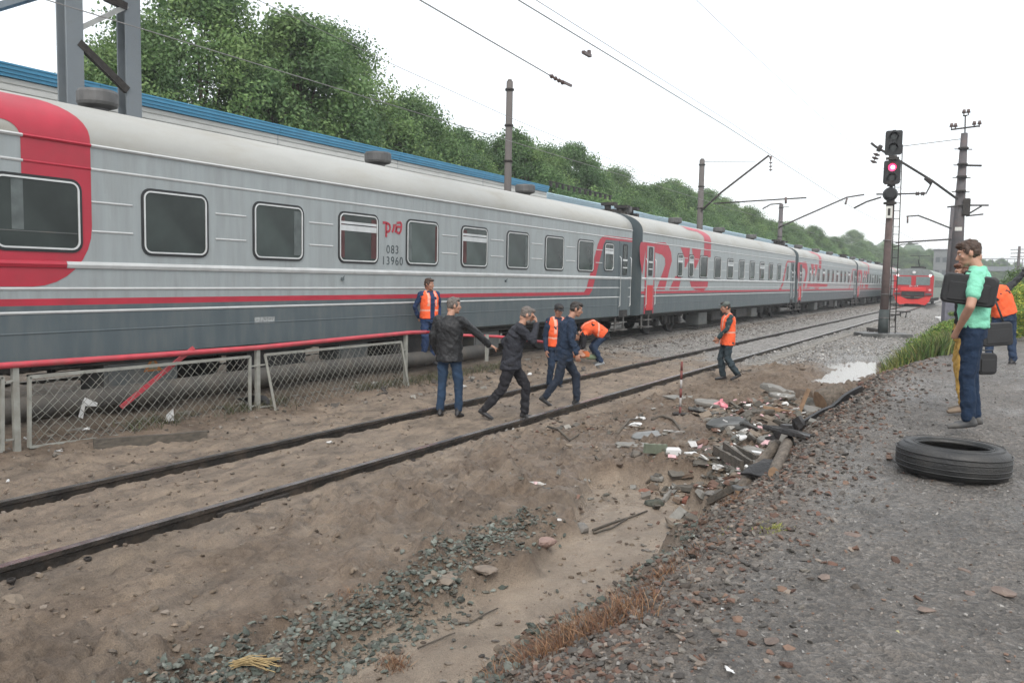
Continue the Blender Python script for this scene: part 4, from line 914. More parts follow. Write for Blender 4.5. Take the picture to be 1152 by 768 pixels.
b = MB(); q0 = w1+(w2-w1)*.94; insul(b, w1+(w2-w1)*.86, w1+(w2-w1)*.99, .05, 4); b.box(lp(637, 94, -8.4), (.05, .5, .05)); o = b.build('wire_insulator', M_INS); tag(o, 'small dark insulator at the end of the anchor wire', 'insulator')
qq = lp(660, 61, -6.46); b = MB(); b.box((0, 0, 0), (.06, .3, .05)); b.box((0, .1, .04), (.05, .06, .1)); o = b.build('wire_clamp', M_INS, loc=qq); tag(o, 'small clamp on the foreground contact wire', 'wire clamp')
# gantry support at top left: two legs with diagonals and a beam
g1 = lp(80, 100, -16.9); g2 = lp(146, 110, -16.9)
tG = thing('steel_gantry', 'grey steel gantry with two legs at the upper left behind the train', 'gantry', (-16.9, 0, 0))
def channel(mb, y, x=0):
    mb.box((x, y, 5.5), (.40, .03, 11)); mb.box((x-.19, y+.09, 5.5), (.03, .18, 11)); mb.box((x+.19, y+.09, 5.5), (.03, .18, 11))
for g, w_ in ((g1, .42), (g2, .38)):
    b = MB(); b.box((0, g.y, 5.5), (w_*.8, .05, 11)); b.box((-w_*.4, g.y, 5.5), (.04, .36, 11)); b.box((w_*.4, g.y, 5.5), (.04, .36, 11)); b.build('leg', M_GAL, tG)
G = lambda a, c: lp(a, c, -16.75)-tG.location
b = MB(); b.bar(G(88, 33), G(143, 7), .06, .10); b.build('brace', mat('brace_pale', (.33, .34, .33), .6), tG)
b = MB(); b.bar(G(88, 48), G(143, 102), .10, .16); b.build('brace', M_IRON, tG)
b = MB(); b.bar(G(118, -3), G(142, 8), .10, .16); b.build('brace', M_IRON, tG)
b = MB()
for dy in (g1.y, g2.y):
    b.bar((-14, dy, 9.5), (14, dy, 9.9), .14, .18); b.bar((-14, dy, 8.6), (14, dy, 8.85), .14, .18)
    for k in range(14): b.bar((-14+2*k, dy, 8.6), (-13+2*k, dy, 9.6), .07, .07); b.bar((-13+2*k, dy, 9.6), (-12+2*k, dy, 8.6), .07, .07)
b.build('lattice_beam', M_GAL, tG)
# ------------------------------------------------------------------ signal
Zs = 33.2; pS = gp(993, 378, -.18); tS = thing('railway_signal', 'railway signal showing a red light on a tall post', 'signal', (pS.x, pS.y, -.28))
dS = (pS-CAM).dot(CF); tp = dp(1007.5, 150, dS); H_ = tp.z+.28
lean = Vector((tp.x-pS.x, tp.y-pS.y, 0))*.25
b = MB(); b.cyl((0, 0, .1), (0, 0, H_-2.6), .18, .13, n=14); b.build('post', mat('signal_post', (.10, .07, .065), .85, nvar=.25, dirt=(.05, .05, .05), dscale=3, bump=.3), tS)
b = MB(); b.cyl((0, 0, H_-2.6), (0, 0, H_), .07, n=10); b.build('mast_pipe', M_IRON, tS)
b = MB(); b.cyl((0, 0, .1), (0, 0, 1.25), .21, .20, n=16); b.build('post_base', mat('base_green', (.035, .045, .045), .7, nvar=.2), tS)
b = MB(); b.box((0, 0, .12), (2.1, 1.0, .24), bev=.03, rot=YAW*-0+R(30)); b.build('foundation_slab', mat('slab_dark', (.06, .062, .06), .5, nvar=.3, nscale=3, dirt=(.3, .3, .29), dscale=2.5), tS)
fm_ = Matrix.Rotation(math.atan2(-pS.x, pS.y)*1.0, 4, 'Z')       # the heads face back along the line, towards the camera
fr = thing('x', '', '', (0, 0, 0)); bpy.data.objects.remove(fr)
M_HEAD = mat('signal_black', (.012, .014, .016), .6, nvar=.15)
MPX = dS/900
def sig_head(zc, w, h, lamps, lit):
    b = MB(); P = rrect(w, h, .09)
    vs = [Vector((p[0], -.10, p[1])) for p in P]+[Vector((p[0], -.07, p[1])) for p in P]; n = len(P)
    b.add(vs, [tuple(range(n)), tuple(reversed(range(n, 2*n)))]+[(i, n+i, n+(i+1) % n, (i+1) % n) for i in range(n)], M=Matrix.Translation((0, 0, zc)) @ fm_)
    o = b.build('signal_head', M_HEAD, tS)
    c = MB(); c.box((0, .08, 0), (w*.55, .3, h*.8)); 
    for v in range(len(c.v)): c.v[v] = tuple(Matrix.Translation((0, 0, zc)) @ fm_ @ Vector(c.v[v]))
    c.build('head_case', M_HEAD, o)
    for i, (dz_, on) in enumerate(lamps):
        l = MB(); M = Matrix.Translation((0, 0, zc+dz_)) @ fm_
        l.cyl(M @ Vector((0, -.10, 0)), M @ Vector((0, -.115, 0)), .16 if on else .115, n=18)  # lit disc wider than the unlit lenses, its glow put into the shape
        l.build('lamp', mat('lamp_red_lit', (.9, .05, .15), .3, emis=((1, .04, .16), 2.0)) if on else mat('lamp_off', (.03, .04, .04), .15), o)
        if on: l = MB(); l.cyl(M @ Vector((.02, -.116, 0)), M @ Vector((.02, -.120, 0)), .085, n=14); l.build('lamp', mat('lamp_core', (1, .6, .7), .3, emis=((1, .5, .62), 3)), o)
        hd = MB(); A = []
        for r_, y_ in ((.18, -.10), (.18, -.34)):
            for k in range(13): a = R(-20+220*k/12); A.append(M @ Vector((math.cos(a)*r_, y_+(.12 if k in (0, 12) and y_ < -.2 else 0), math.sin(a)*r_)))
        hd.add(A, [(k, k+1, 14+k, 13+k) for k in range(12)]); hd.build('lamp_hood', M_HEAD, o)
zl = lambda py: (dp(1000, py, dS).z+.28)
sig_head(zl(164), .66, 1.02, [(.24, False), (-.22, False)], 0)
sig_head(zl(196), .66, .98, [(.20, True), (-.24, False)], 0)
b = MB(); z_ = zl(220); M = Matrix.Translation((-.02, 0, z_)) @ fm_; b.cyl(M @ Vector((0, -.05, 0)), M @ Vector((0, -.3, 0)), .30, .22, n=18); b.cyl(M @ Vector((0, -.25, 0)), M @ Vector((0, -.36, 0)), .18, .17, n=16); b.build('route_lamp', M_HEAD, tS)
for py in (181, 208, 230): b = MB(); b.cyl((0, 0, zl(py)-.12), (0, 0, zl(py)+.12), .16, n=10); b.box((0, -.1, zl(py)), (.5, .12, .10)); b.build('mounting_bracket', M_IRON, tS)
b = MB(); b.box((-.0, -.24, zl(240)), (.26, .02, .5)); b.build('number_plate', mat('plate_white', (.6, .6, .56), .6), tS)
b = MB(); b.box((-.0, -.252, zl(240)), (.10, .004, .3)); b.build('number_plate', M_BLK, tS)
b = MB()
rt = Vector((math.cos(YAW), math.sin(YAW), 0)); lx = rt*.40
for e in (-.13, .13): b.tube([lx+rt*e*1.0+Vector((0, 0, .1)), lx*.62+rt*e+Vector((0, 0, H_-.6))], .022, 5)
for k in range(22): z = .5+k*.33; f_ = 1-.38*(z/H_); b.tube([lx*f_-rt*.13+Vector((0, 0, z)), lx*f_+rt*.13+Vector((0, 0, z))], .014, 5)
b.build('ladder', M_IRON, tS)
b = MB()
for z in (.9, 1.9, 4.2): b.tube([Vector((.20*math.cos(a), .20*math.sin(a), z)) for a in np.linspace(0, 6.28, 14)], .02, 5)
b.build('clamp_ring', M_STEEL, tS)
for nm, px, py, lb in (('track_trestle', 1003, 361, 'small dark steel trestle right of the signal base'), ('track_trestle', 1016, 357, 'second small dark trestle farther right of the signal base')):
    p = gp(px, py, -.2); b = MB(); b.box((0, 0, .42), (.9, .14, .08)); b.bar((-.2, 0, .4), (-.15, 0, 0), .07, .07); b.bar((.2, 0, .4), (.15, 0, 0), .07, .07); o = b.build(nm, M_IRON, loc=(p.x, p.y, -.22)); tag(o, lb, 'trestle')
p = gp(984, 374, -.2); b = MB(); b.prism([(-.3, .0), (.3, 0), (.2, .22), (-.35, .28)], -.2, .2); o = b.build('junction_box', M_IRON, loc=(p.x, p.y, -.25)); tag(o, 'small dark box left of the signal foundation', 'box')
# relay cabinet seen behind the man in green
p = gp(1069, 365, -.1); t = thing('relay_cabinet', 'grey relay cabinet on the ground right of the red train', 'cabinet', (p.x, p.y, -.15), R(20))
b = MB(); b.box((0, 0, .95), (.8, .6, 1.9), bev=.02); b.build('body', mat('cab_grey', (.14, .14, .17), .6, nvar=.15), t); b = MB(); b.box((0, 0, 1.94), (.95, .75, .08), bev=.02); b.build('lid', M_STEEL, t); b = MB(); b.box((0, -.305, .95), (.64, .02, 1.6)); b.build('door', mat('cab_door', (.12, .12, .15), .6, nvar=.15), t)
# ------------------------------------------------------------------ people
def loft(mb, rings, n=20):
    """rings: (centre, rx, ry, lateral vector)"""
    K = len(rings); vs = []
    for k, (c, rx, ry, lat) in enumerate(rings):
        c = Vector(c); d = (Vector(rings[min(k+1, K-1)][0])-Vector(rings[max(k-1, 0)][0])).normalized(); a = Vector(lat); a = (a-d*a.dot(d)).normalized(); b = d.cross(a)
        for i in range(n):
            t = 2*math.pi*i/n; ct, st = math.cos(t), math.sin(t); e = .85
            vs.append(c+a*(rx*math.copysign(abs(ct)**e, ct))+b*(ry*math.copysign(abs(st)**e, st)))
    fs = [(k*n+i, k*n+(i+1) % n, (k+1)*n+(i+1) % n, (k+1)*n+i) for k in range(K-1) for i in range(n)]+[tuple(reversed(range(n))), tuple((K-1)*n+i for i in range(n))]
    mb.add(vs, fs, True)
def capsule(mb, a, b, ra, rb, n=12):
    a, b = Vector(a), Vector(b); d = b-a; L_ = max(d.length, 1e-4); q = d.to_track_quat('Z', 'Y').to_matrix().to_4x4()
    pr = [(ra*math.cos(R(t)), ra*math.sin(R(t))) for t in (-90, -60, -30, 0)]+[(rb*math.cos(R(t)), L_+rb*math.sin(R(t))) for t in (0, 30, 60, 90)]
    pr = [(max(r, .0004), z) for r, z in pr]; vs = []; K = len(pr)
    for r, z in pr:
        for i in range(n): t = 2*math.pi*i/n; vs.append((r*math.cos(t), r*math.sin(t), z))
    fs = [(k*n+i, k*n+(i+1) % n, (k+1)*n+(i+1) % n, (k+1)*n+i) for k in range(K-1) for i in range(n)]+[tuple(reversed(range(n))), tuple((K-1)*n+i for i in range(n))]
    mb.add(vs, fs, True, Matrix.Translation(a) @ q)
def chain(mb, pts, rs_, n=12):
    for i in range(len(pts)-1): capsule(mb, pts[i], pts[i+1], rs_[i], rs_[i+1], n)
def fuse(mb, voxel, name, mats, smooth=4, fold=0, fs=9., pick=None, seed=0):
    me = bpy.data.meshes.new('raw'); me.from_pydata(mb.v, [], mb.f); o = bpy.data.objects.new('raw', me); C.objects.link(o)
    md = o.modifiers.new('r', 'REMESH'); md.mode = 'VOXEL'; md.voxel_size = voxel; md.use_smooth_shade = True
    if smooth: m2 = o.modifiers.new('s', 'SMOOTH'); m2.factor = .5; m2.iterations = smooth
    dg = bpy.context.evaluated_depsgraph_get(); out = bpy.data.meshes.new_from_object(o.evaluated_get(dg)); bpy.data.objects.remove(o); bpy.data.meshes.remove(me); out.name = name
    n = len(out.vertices); co = np.empty(n*3, np.float32); out.vertices.foreach_get('co', co); co = co.reshape(-1, 3)
    if fold:
        no = np.empty(n*3, np.float32); out.vertices.foreach_get('normal', no); no = no.reshape(-1, 3)
        x, y, z = co[:, 0].astype(float)+seed*3.1, co[:, 1].astype(float), co[:, 2].astype(float)
        f1 = fbm((x-y*.7)*fs+z*3, z*fs*1.3+(x+y)*4, 3); f2 = fbm((x+y)*fs*.9-z*5, z*fs*.8-x*6+7, 3)
        f3 = fbm((x*1.0+y*.4)*fs*2.2, z*fs*1.1+y*9, 2); d = (np.abs(f1)-.22)*1.7+(np.abs(f2)-.2)*1.3+(np.abs(f3)-.2)*.5
        co = co+no*(d*fold)[:, None]; out.vertices.foreach_set('co', co.astype(np.float32).ravel())
    out.materials.clear()
    for m_ in mats: out.materials.append(m_)
    if pick is not None:
        k = len(out.polygons); ce = np.empty(k*3, np.float32); out.polygons.foreach_get('center', ce); out.polygons.foreach_set('material_index', pick(ce.reshape(-1, 3)).astype(np.int32))
    out.polygons.foreach_set('use_smooth', [True]*len(out.polygons)); out.update(); return out
def cloth(name, col, rough=.85, nv=.18, spec=.3): return mat('cloth_'+name, col, rough, nscale=9, nvar=nv, bump=.35, bscale=55, spec=spec)
M_SKIN = mat('skin', (.42, .235, .165), .55, nvar=.10, nscale=14, bump=.1, bscale=90)
M_SKIN2 = mat('skin_tan', (.36, .19, .13), .55, nvar=.10, nscale=14, bump=.1, bscale=90)
M_EYE = mat('eye_dark', (.02, .015, .012), .3); M_EYEW = mat('eye_white', (.6, .58, .55), .4); M_LIP = mat('lips', (.34, .12, .10), .5)
ORA = cloth('orange', (.85, .13, .045), .75, .1); ORB = cloth('reflective', (.75, .36, .27), .6, .1)
def person(label, loc, face, J, top, legs, shoes, hair, skin=M_SKIN, vest=None, short=False, hem=.80, voxel=.011, bulk=1.0, cap_=None, longhair=False, beard=None, seed=0, fold=.019, collar=True, stripes=True, slim=1.0):
    """face = (right, away) in the camera's sense; J = joints in the person's own frame (x right, y forward, z up), metres"""
    wx = face[0]*math.cos(YAW)-face[1]*math.sin(YAW); wy = face[0]*math.sin(YAW)+face[1]*math.cos(YAW)
    t = thing('person', label, 'person', loc, math.atan2(-wx, wy))
    g = lambda k, d=None: Vector(J.get(k, d)) if J.get(k, d) is not None else None
    pel = g('pel', (0, 0, .93)); nk = g('neck', (0, -.01, 1.46)); mid = g('mid', tuple((pel+nk)/2+Vector((0, .01, .03)))); hd = g('head', (0, .035, 1.63))
    hl = Vector(J.get('hiplat', (1, 0, 0))).normalized(); sl_ = Vector(J.get('shlat', (1, 0, 0))).normalized()
    sp = (nk-mid).normalized(); b = J.get('b', 1.0)
    shR = g('shR', tuple(nk+sl_*.175-sp*.055)); shL = g('shL', tuple(nk-sl_*.175-sp*.055))
    elR, wrR, elL, wrL = g('elR', tuple(shR+Vector((.05, -.03, -.29)))), g('wrR', tuple(shR+Vector((.06, .05, -.54)))), g('elL', tuple(shL+Vector((-.05, -.03, -.29)))), g('wrL', tuple(shL+Vector((-.06, .05, -.54))))
    hpR, hpL = pel+hl*.09-Vector((0, 0, .03)), pel-hl*.09-Vector((0, 0, .03))
    knR, anR, knL, anL = g('knR', (.10, .02, .50)), g('anR', (.11, -.03, .09)), g('knL', (-.10, .02, .50)), g('anL', (-.11, -.03, .09))
    tdR, tdL = Vector(J.get('tdR', (.15, 1, -.25))).normalized(), Vector(J.get('tdL', (-.15, 1, -.25))).normalized()
    yw, pt = J.get('look', (0, 0)); HM = Matrix.Translation(hd) @ Matrix.Rotation(R(yw), 4, 'Z') @ Matrix.Rotation(R(pt), 4, 'X')
    # --- body, one continuous surface
    mb = MB()
    def spine(q, extra=0):   # q 0..1 pelvis->neck
        if q < .5: a_ = q*2; p = pel.lerp(mid, a_)
        else: p = mid.lerp(nk, (q-.5)*2)
        return p
    def lat(q): return hl.lerp(sl_, min(max(q, 0), 1))
    sec = [(-.10, .13, .10), (0, .15, .11), (.3, .13, .10), (.6, .155, .11), (.82, .155, .10), (.93, .10, .07), (1, .055, .055)]
    loft(mb, [(spine(max(q, 0))-(Vector((0, 0, .09)) if q < 0 else Vector()), rx*.96*b, ry*.96*b, lat(q)) for q, rx, ry in sec])
    chain(mb, [nk-sp*.03, nk.lerp(hd, .55)], [.058, .052])
    for sh, el, wr in ((shR, elR, wrR), (shL, elL, wrL)): chain(mb, [sh, sh.lerp(el, .35), el, el.lerp(wr, .35), wr], [.052, .050, .040, .040, .026])
    for hp, kn, an, td in ((hpR, knR, anR, tdR), (hpL, knL, anL, tdL)):
        chain(mb, [hp, hp.lerp(kn, .4), kn, kn.lerp(an, .35), an], [.08, .07, .052, .052, .034]); lt0 = td.cross(Vector((0, 0, 1))).normalized(); n0 = lt0.cross(td) if lt0.cross(td).z > 0 else td.cross(lt0); chain(mb, [an-n0*.035, an-n0*.055+td*.13], [.028, .016])
    # head
    hm = [((0, -.012, .028), (.073, .092, .088)), ((0, .018, -.02), (.064, .074, .085)), ((0, .035, -.072), (.050, .052, .042)), ((0, .075, -.098), (.022, .018, .018)), ((0, .078, .035), (.05, .016, .012)), ((0, -.05, -.05), (.05, .045, .06))]
    for c, r in hm: mb.sphere(HM @ Vector(c), r, 14, 10, HM.to_3x3())
    capsule(mb, HM @ Vector((0, .086, .012)), HM @ Vector((0, .108, -.028)), .010, .0155, 8)
    mb.sphere(HM @ Vector((0, .088, -.060)), (.026, .012, .012), 8, 6, HM.to_3x3())
    for e in (-1, 1): mb.sphere(HM @ Vector((e*.074, -.008, -.012)), (.011, .021, .031), 8, 6, HM.to_3x3()); mb.sphere(HM @ Vector((e*.040, .062, -.022)), (.022, .02, .02), 8, 6, HM.to_3x3())
    # hands: palm, four fingers, thumb
    for side, el, wr, kd in ((1, elR, wrR, 'handR'), (-1, elL, wrL, 'handL')):
        spec = J.get(kd, {}); 
        if spec == 'hide': chain(mb, [wr, wr+(wr-el).normalized()*.07], [.028, .03]); continue
        d = Vector(spec.get('d', tuple((wr-el).normalized()))).normalized(); w = Vector(spec.get('w', (0, 1, 0))); w = (w-d*w.dot(d)).normalized(); nrm = d.cross(w)*side*-1
        curl = spec.get('curl', .5); P0 = wr+d*.012
        loft(mb, [(wr-d*.01, .026, .02, w), (P0+d*.03, .036, .018, w), (P0+d*.07, .041, .016, w), (P0+d*.088, .038, .013, w)], 12)
        for i, L_ in enumerate((.068, .078, .072, .056)):
            o = (1.5-i)*.0225; c0 = spec.get('point', False); cu = curl*(1+.18*i) if not (c0 and i == 0) else .05
            a0 = P0+d*.08+w*o; d1 = (d*math.cos(cu*.6)+nrm*math.sin(cu*.6)+w*(1.5-i)*.06).normalized(); a1 = a0+d1*L_*.5; d2 = (d*math.cos(cu*1.5)+nrm*math.sin(cu*1.5)).normalized(); a2 = a1+d2*L_*.5
            chain(mb, [a0, a1, a2], [.0100, .0092, .0078], 8)
        a0 = P0+d*.02+w*.034; d1 = (d*.62+w*.68+nrm*.35).normalized(); a1 = a0+d1*.035; chain(mb, [a0-w*.012, a1, a1+(d*.85+w*.3+nrm*.4).normalized()*.03], [.014, .0115, .009], 8)
    link('body', fuse(mb, voxel*.82, 'body', [skin], 3), t)
    ey = MB()
    for e in (-1, 1): ey.sphere(HM @ Vector((e*.031, .077, .008)), (.010, .008, .0055), 8, 6, HM.to_3x3())
    ey.m = 1
    for e in (-1, 1): ey.sphere(HM @ Vector((e*.031, .0855, .008)), (.005, .003, .005), 8, 6, HM.to_3x3())
    ey.build('eyes', [M_EYEW, M_EYE], t)
    lp_ = MB(); lp_.sphere(HM @ Vector((0, .094, -.060)), (.023, .008, .007), 8, 6, HM.to_3x3()); lp_.build('mouth', M_LIP, t)
    # hair
    if hair:
        hb = MB(); 
        for c, r in (((0, -.020, .036), (.079, .092, .087)), ((0, -.042, .002), (.075, .062, .078)), ((0, .034, .084), (.063, .060, .032))): hb.sphere(HM @ Vector(c), r, 14, 10, HM.to_3x3())
        if longhair:
            hb.sphere(HM @ Vector((0, -.06, -.08)), (.088, .06, .12), 14, 10, HM.to_3x3())
            for e in (-1, 1): hb.sphere(HM @ Vector((e*.07, -.0, -.06)), (.026, .055, .11), 12, 9, HM.to_3x3())
        else:
            for e in (-1, 1): hb.sphere(HM @ Vector((e*.070, .018, .015)), (.012, .022, .03), 8, 6, HM.to_3x3())
        link('hair', fuse(hb, .008, 'hair', [hair], 2, .009, 42, seed=seed), t)
    if beard: hb = MB(); hb.sphere(HM @ Vector((0, .045, -.085)), (.055, .052, .045), 12, 9, HM.to_3x3()); link('beard', fuse(hb, .008, 'beard', [beard], 2, .006, 30), t)
    if cap_:
        hb = MB(); hb.sphere(HM @ Vector((0, -.012, .062)), (.090, .102, .062), 16, 10, HM.to_3x3()); hb.sphere(HM @ Vector((0, .085, .048)), (.066, .062, .012), 14, 8, HM.to_3x3()); link('cap', fuse(hb, .007, 'cap', [cap_], 2, .003, 20), t)
    # --- clothes
    B = bulk; hz_ = hem
    tb = MB(); drop = max(0, pel.z-hz_); sec = [(0, .168, .128), (.25, .163, .126), (.5, .172, .132), (.72, .182, .132), (.86, .172, .112), (.95, .115, .085), (1.0, .072, .068)]
    hemv = Vector((0, 0, -drop)) if drop > .02 else None
    rings = [(pel+hemv, .178*B*slim, .142*B, hl)] if hemv is not None else []
    rings += [(spine(q), rx*B*slim if q < .9 else rx, ry*B if q < .9 else ry, lat(q)) for q, rx, ry in sec]
    loft(tb, rings, 24)
    def arm_(mb_, sh, el, wr, inf, end=1.0, n_=1):
        if short: e = sh.lerp(el, .62); chain(mb_, [sh-(sh-nk)*.15, sh, e], [.062*B, .070*B, .066*B])
        else: chain(mb_, [sh-(sh-nk)*.15, sh, sh.lerp(el, .4), el, el.lerp(wr, .4), wr.lerp(el, .02)], [x*B+inf for x in (.058, .066, .060, .052, .050, .040)])
    for sh, el, wr in ((shR, elR, wrR), (shL, elL, wrL)): arm_(tb, sh, el, wr, 0)
    if collar: loft(tb, [(nk-sp*.045, .09, .085, sl_), (nk+sp*.015+(hd-nk)*.05, .068, .070, sl_)], 16)
    link('shirt' if short else 'jacket', fuse(tb, voxel, 'top', [top], 3, fold*B, 8.5, seed=seed), t)
    lb = MB(); 
    loft(lb, [(pel-Vector((0, 0, .10)), .158*slim, .118, hl), (pel, .163*slim, .122, hl), (spine(.22), .150*slim, .112, hl)], 24)
    for hp, kn, an in ((hpR, knR, anR), (hpL, knL, anL)): chain(lb, [hp-Vector((0, 0, .02)), hp.lerp(kn, .4), kn, kn.lerp(an, .4), an.lerp(kn, .04)], [.093, .084, .068, .066, .058])
    link('trousers', fuse(lb, voxel, 'trousers', [legs], 3, fold*.9, 7.5, seed=seed+2), t)
    for an, td, kn in ((anR, tdR, knR), (anL, tdL, knL)):
        s_ = MB(); up = (kn-an).normalized(); lt_ = td.cross(Vector((0, 0, 1))).normalized(); lo = an+Vector((0, 0, -.045))+td*.02
        base = -.088; n0 = td.cross(lt_)*-1; n0 = lt_.cross(td) if lt_.cross(td).z > 0 else td.cross(lt_)
        heel = an-td*.065-n0*.052; toe = an+td*.185-n0*.052
        loft(s_, [(heel-td*.0, .030, .030, lt_), (heel+td*.03, .037, .036, lt_), (heel+td*.12, .042, .034, lt_), (heel+td*.19, .047, .027, lt_), (toe-td*.0, .032, .020, lt_)], 14); capsule(s_, an-n0*.03-td*.01, an+up*.05-td*.01, .046, .046)
        link('shoe', fuse(s_, .009, 'shoe', [shoes], 2), t)
    if vest:
        vb = MB(); vh = J.get('vesthem', .02)
        sec = [(-vh, .186, .150), (.25, .182, .145), (.5, .190, .150), (.72, .192, .150), (.86, .182, .130), (.96, .12, .098)]
        loft(vb, [(spine(max(q, 0))+(Vector((0, 0, q*.5)) if q < 0 else Vector()), rx*B, ry*B, lat(q)) for q, rx, ry in sec], 26)
        for sh in (shR, shL): capsule(vb, nk.lerp(sh, .45), nk.lerp(sh, .92)-sp*.02, .060*B, .072*B)
        z0, z1 = pel, nk; ax = (z1-z0).normalized(); Lx = (z1-z0).length
        def pick(ce):
            p = ce-np.array(z0); q = p @ np.array(ax)/Lx; mx = p @ np.array(sl_); fr_ = (ce-np.array(mid)) @ np.array(sl_.cross(ax)*-1.)
            idx = np.zeros(len(ce), int)
            if stripes: idx[(np.abs(q-.30) < .035)] = 1; idx[(np.abs(np.abs(mx)-.085) < .022) & (q > .45)] = 1
            if vest == 'open': idx[(np.abs(mx+.0) < .045) & (ce[:, 1] > spine(.5).y+.03)] = 2
            return idx
        link('vest', fuse(vb, voxel, 'vest', [ORA, ORB, top], 3, .009, 8, pick, seed=seed), t)
    return t
HBRN = mat('hair_brown', (.055, .032, .022), .6, nvar=.35, nscale=40); HDK = mat('hair_dark', (.03, .025, .022), .6, nvar=.35, nscale=40); HGR = mat('hair_greying', (.12, .105, .095), .7, nvar=.35, nscale=40); HRED = mat('hair_auburn', (.11, .045, .025), .55, nvar=.4, nscale=40)
SHOE = mat('shoe_black', (.02, .02, .022), .5, nvar=.2); SHOEG = mat('shoe_grey', (.06, .062, .065), .6, nvar=.25, dirt=(.15, .13, .1), dscale=6); SHOET = mat('shoe_tan', (.16, .12, .085), .7, nvar=.25)
NAVY = cloth('navy', (.018, .032, .060)); NAVY2 = cloth('workblue', (.022, .042, .10)); JEAN = cloth('jeans', (.024, .042, .08), .9, .2); BLKJ = cloth('black_jacket', (.020, .021, .023), .5, .08); GREYJ = cloth('dark_grey', (.026, .028, .036), .8, .2); TEAL = cloth('mint', (.22, .60, .43), .85, .06); DTEAL = cloth('dark_teal', (.025, .05, .055)); YEL = cloth('mustard', (.42, .26, .07), .85, .12); DARK = cloth('near_black', (.018, .018, .022))
def stand(px, py, zg=None, guess=-.05):
    p = gp(px, py, guess); p = gp(px, py, hz(p.x, p.y) if zg is None else zg); return (p.x, p.y, p.z)
# man in the mint shirt
person('man in a mint green T-shirt and navy trousers, hand in pocket, standing behind the tyre', stand(1085, 479), (-.84, .54),
       dict(pel=(0, -.02, .93), mid=(0, -.01, 1.2), neck=(0, -.035, 1.475), head=(0, .055, 1.62), look=(8, -18), shL=(-.20, -.035, 1.41), elL=(-.325, .0, 1.13), wrL=(-.165, .10, .90), handL='hide', elR=(.26, .0, 1.12), wrR=(.15, .08, .90), handR='hide', knR=(.09, -.01, .50), knL=(-.09, .0, .50), anR=(.09, -.07, .09), anL=(-.09, -.03, .09)),
       TEAL, cloth('navy_jeans', (.012, .026, .055), .9, .12), SHOEG, HBRN, short=True, hem=.99, voxel=.009, seed=1, fold=.012, bulk=1.0).scale = (.95, .95, .95)
# woman behind him
person('woman with auburn hair and mustard yellow trousers, mostly hidden behind the man in green', stand(1082, 461), (-.95, .3),
       dict(pel=(0, 0, .86), neck=(0, -.0, 1.36), head=(0, .06, 1.50), look=(0, -8), elL=(-.19, -.04, 1.06), wrL=(-.17, .02, .84), handL='hide', elR=(.19, -.1, 1.06), wrR=(.17, -.12, .84), handR='hide', knR=(.08, .03, .46), knL=(-.08, .04, .46), anL=(-.08, 0, .08), anR=(.08, -.05, .08)),
       DARK, YEL, SHOET, HRED, longhair=True, hem=.82, seed=2, slim=.88, bulk=.92).scale = (.93, .93, .93)
# person with orange vest at right edge
person('person in orange vest at the right edge, dark sleeve raised and pointing right', stand(1128, 411), (.12, 1),
       dict(pel=(-.02, 0, .84), mid=(-.10, 0, 1.06), neck=(-.24, .0, 1.28), head=(-.36, .06, 1.41), look=(10, -5), elR=(.12, .06, 1.36), wrR=(.33, .10, 1.60), handR=dict(d=(.8, .2, .6), curl=.7, point=True), elL=(-.42, 0, 1.0), wrL=(-.38, .1, .8), knR=(.13, .05, .46), anR=(.14, -.02, .09), tdR=(.9, .5, -.2), knL=(-.18, .05, .45), anL=(-.24, 0, .09)),
       BLKJ, JEAN, SHOE, HDK, vest='x', hem=.82, seed=3, stripes=False)
# vest worker leaning at the train
zW = .24
person('worker in orange vest and blue overalls leaning against the nearest carriage', stand(482, 409, zW), (.55, -.80),
       dict(look=(30, -6), head=(.02, .03, 1.61), elR=(.27, -.10, 1.15), wrR=(.16, -.14, .93), handR='hide', elL=(-.26, -.08, 1.15), wrL=(-.20, .02, .90), knR=(.10, .05, .50)), NAVY2, NAVY2, SHOE, HBRN, vest='open', hem=.86, seed=4, skin=M_SKIN2)
# man in black jacket pointing
person('grey haired man in black leather jacket and jeans, seen from behind, arm stretched right', stand(506, 468), (.18, 1),
       dict(pel=(-.02, 0, .92), neck=(-.02, -.01, 1.47), head=(.03, .03, 1.635), look=(-58, -4), shlat=(1, -.1, 0), elR=(.36, .14, 1.22), wrR=(.53, .22, 1.06), handR=dict(d=(.85, .25, -.45), curl=.55, point=True), elL=(-.27, -.02, 1.16), wrL=(-.24, .10, .93), handL='hide', knR=(.12, .02, .50), anR=(.13, 0, .09), knL=(-.12, 0, .5), anL=(-.14, -.03, .09)),
       BLKJ, cloth('jeans2', (.022, .045, .085), .9, .2), SHOE, HGR, hem=.82, bulk=1.16, fold=.012, seed=5, skin=M_SKIN)
# walking man, hand at face
person('man in dark grey jacket striding to the right with a hand raised to his face', stand(572, 471), (1, -.02),
       dict(pel=(0, .02, .87), mid=(0, .07, 1.14), neck=(0, .16, 1.385), head=(0, .245, 1.53), look=(6, -22), elR=(.20, .33, 1.17), wrR=(.10, .38, 1.40), handR=dict(d=(-.3, -.15, 1), w=(1, 0, .2), curl=.8), elL=(-.24, -.08, 1.12), wrL=(-.24, .05, .90), knR=(.09, -.10, .45), anR=(.10, -.35, .15), tdR=(.1, .9, -.55), knL=(-.08, .24, .49), anL=(-.09, .24, .09), tdL=(0, 1, -.22)),
       GREYJ, DARK, SHOE, HGR, hem=.74, bulk=1.08, seed=6, beard=HGR)
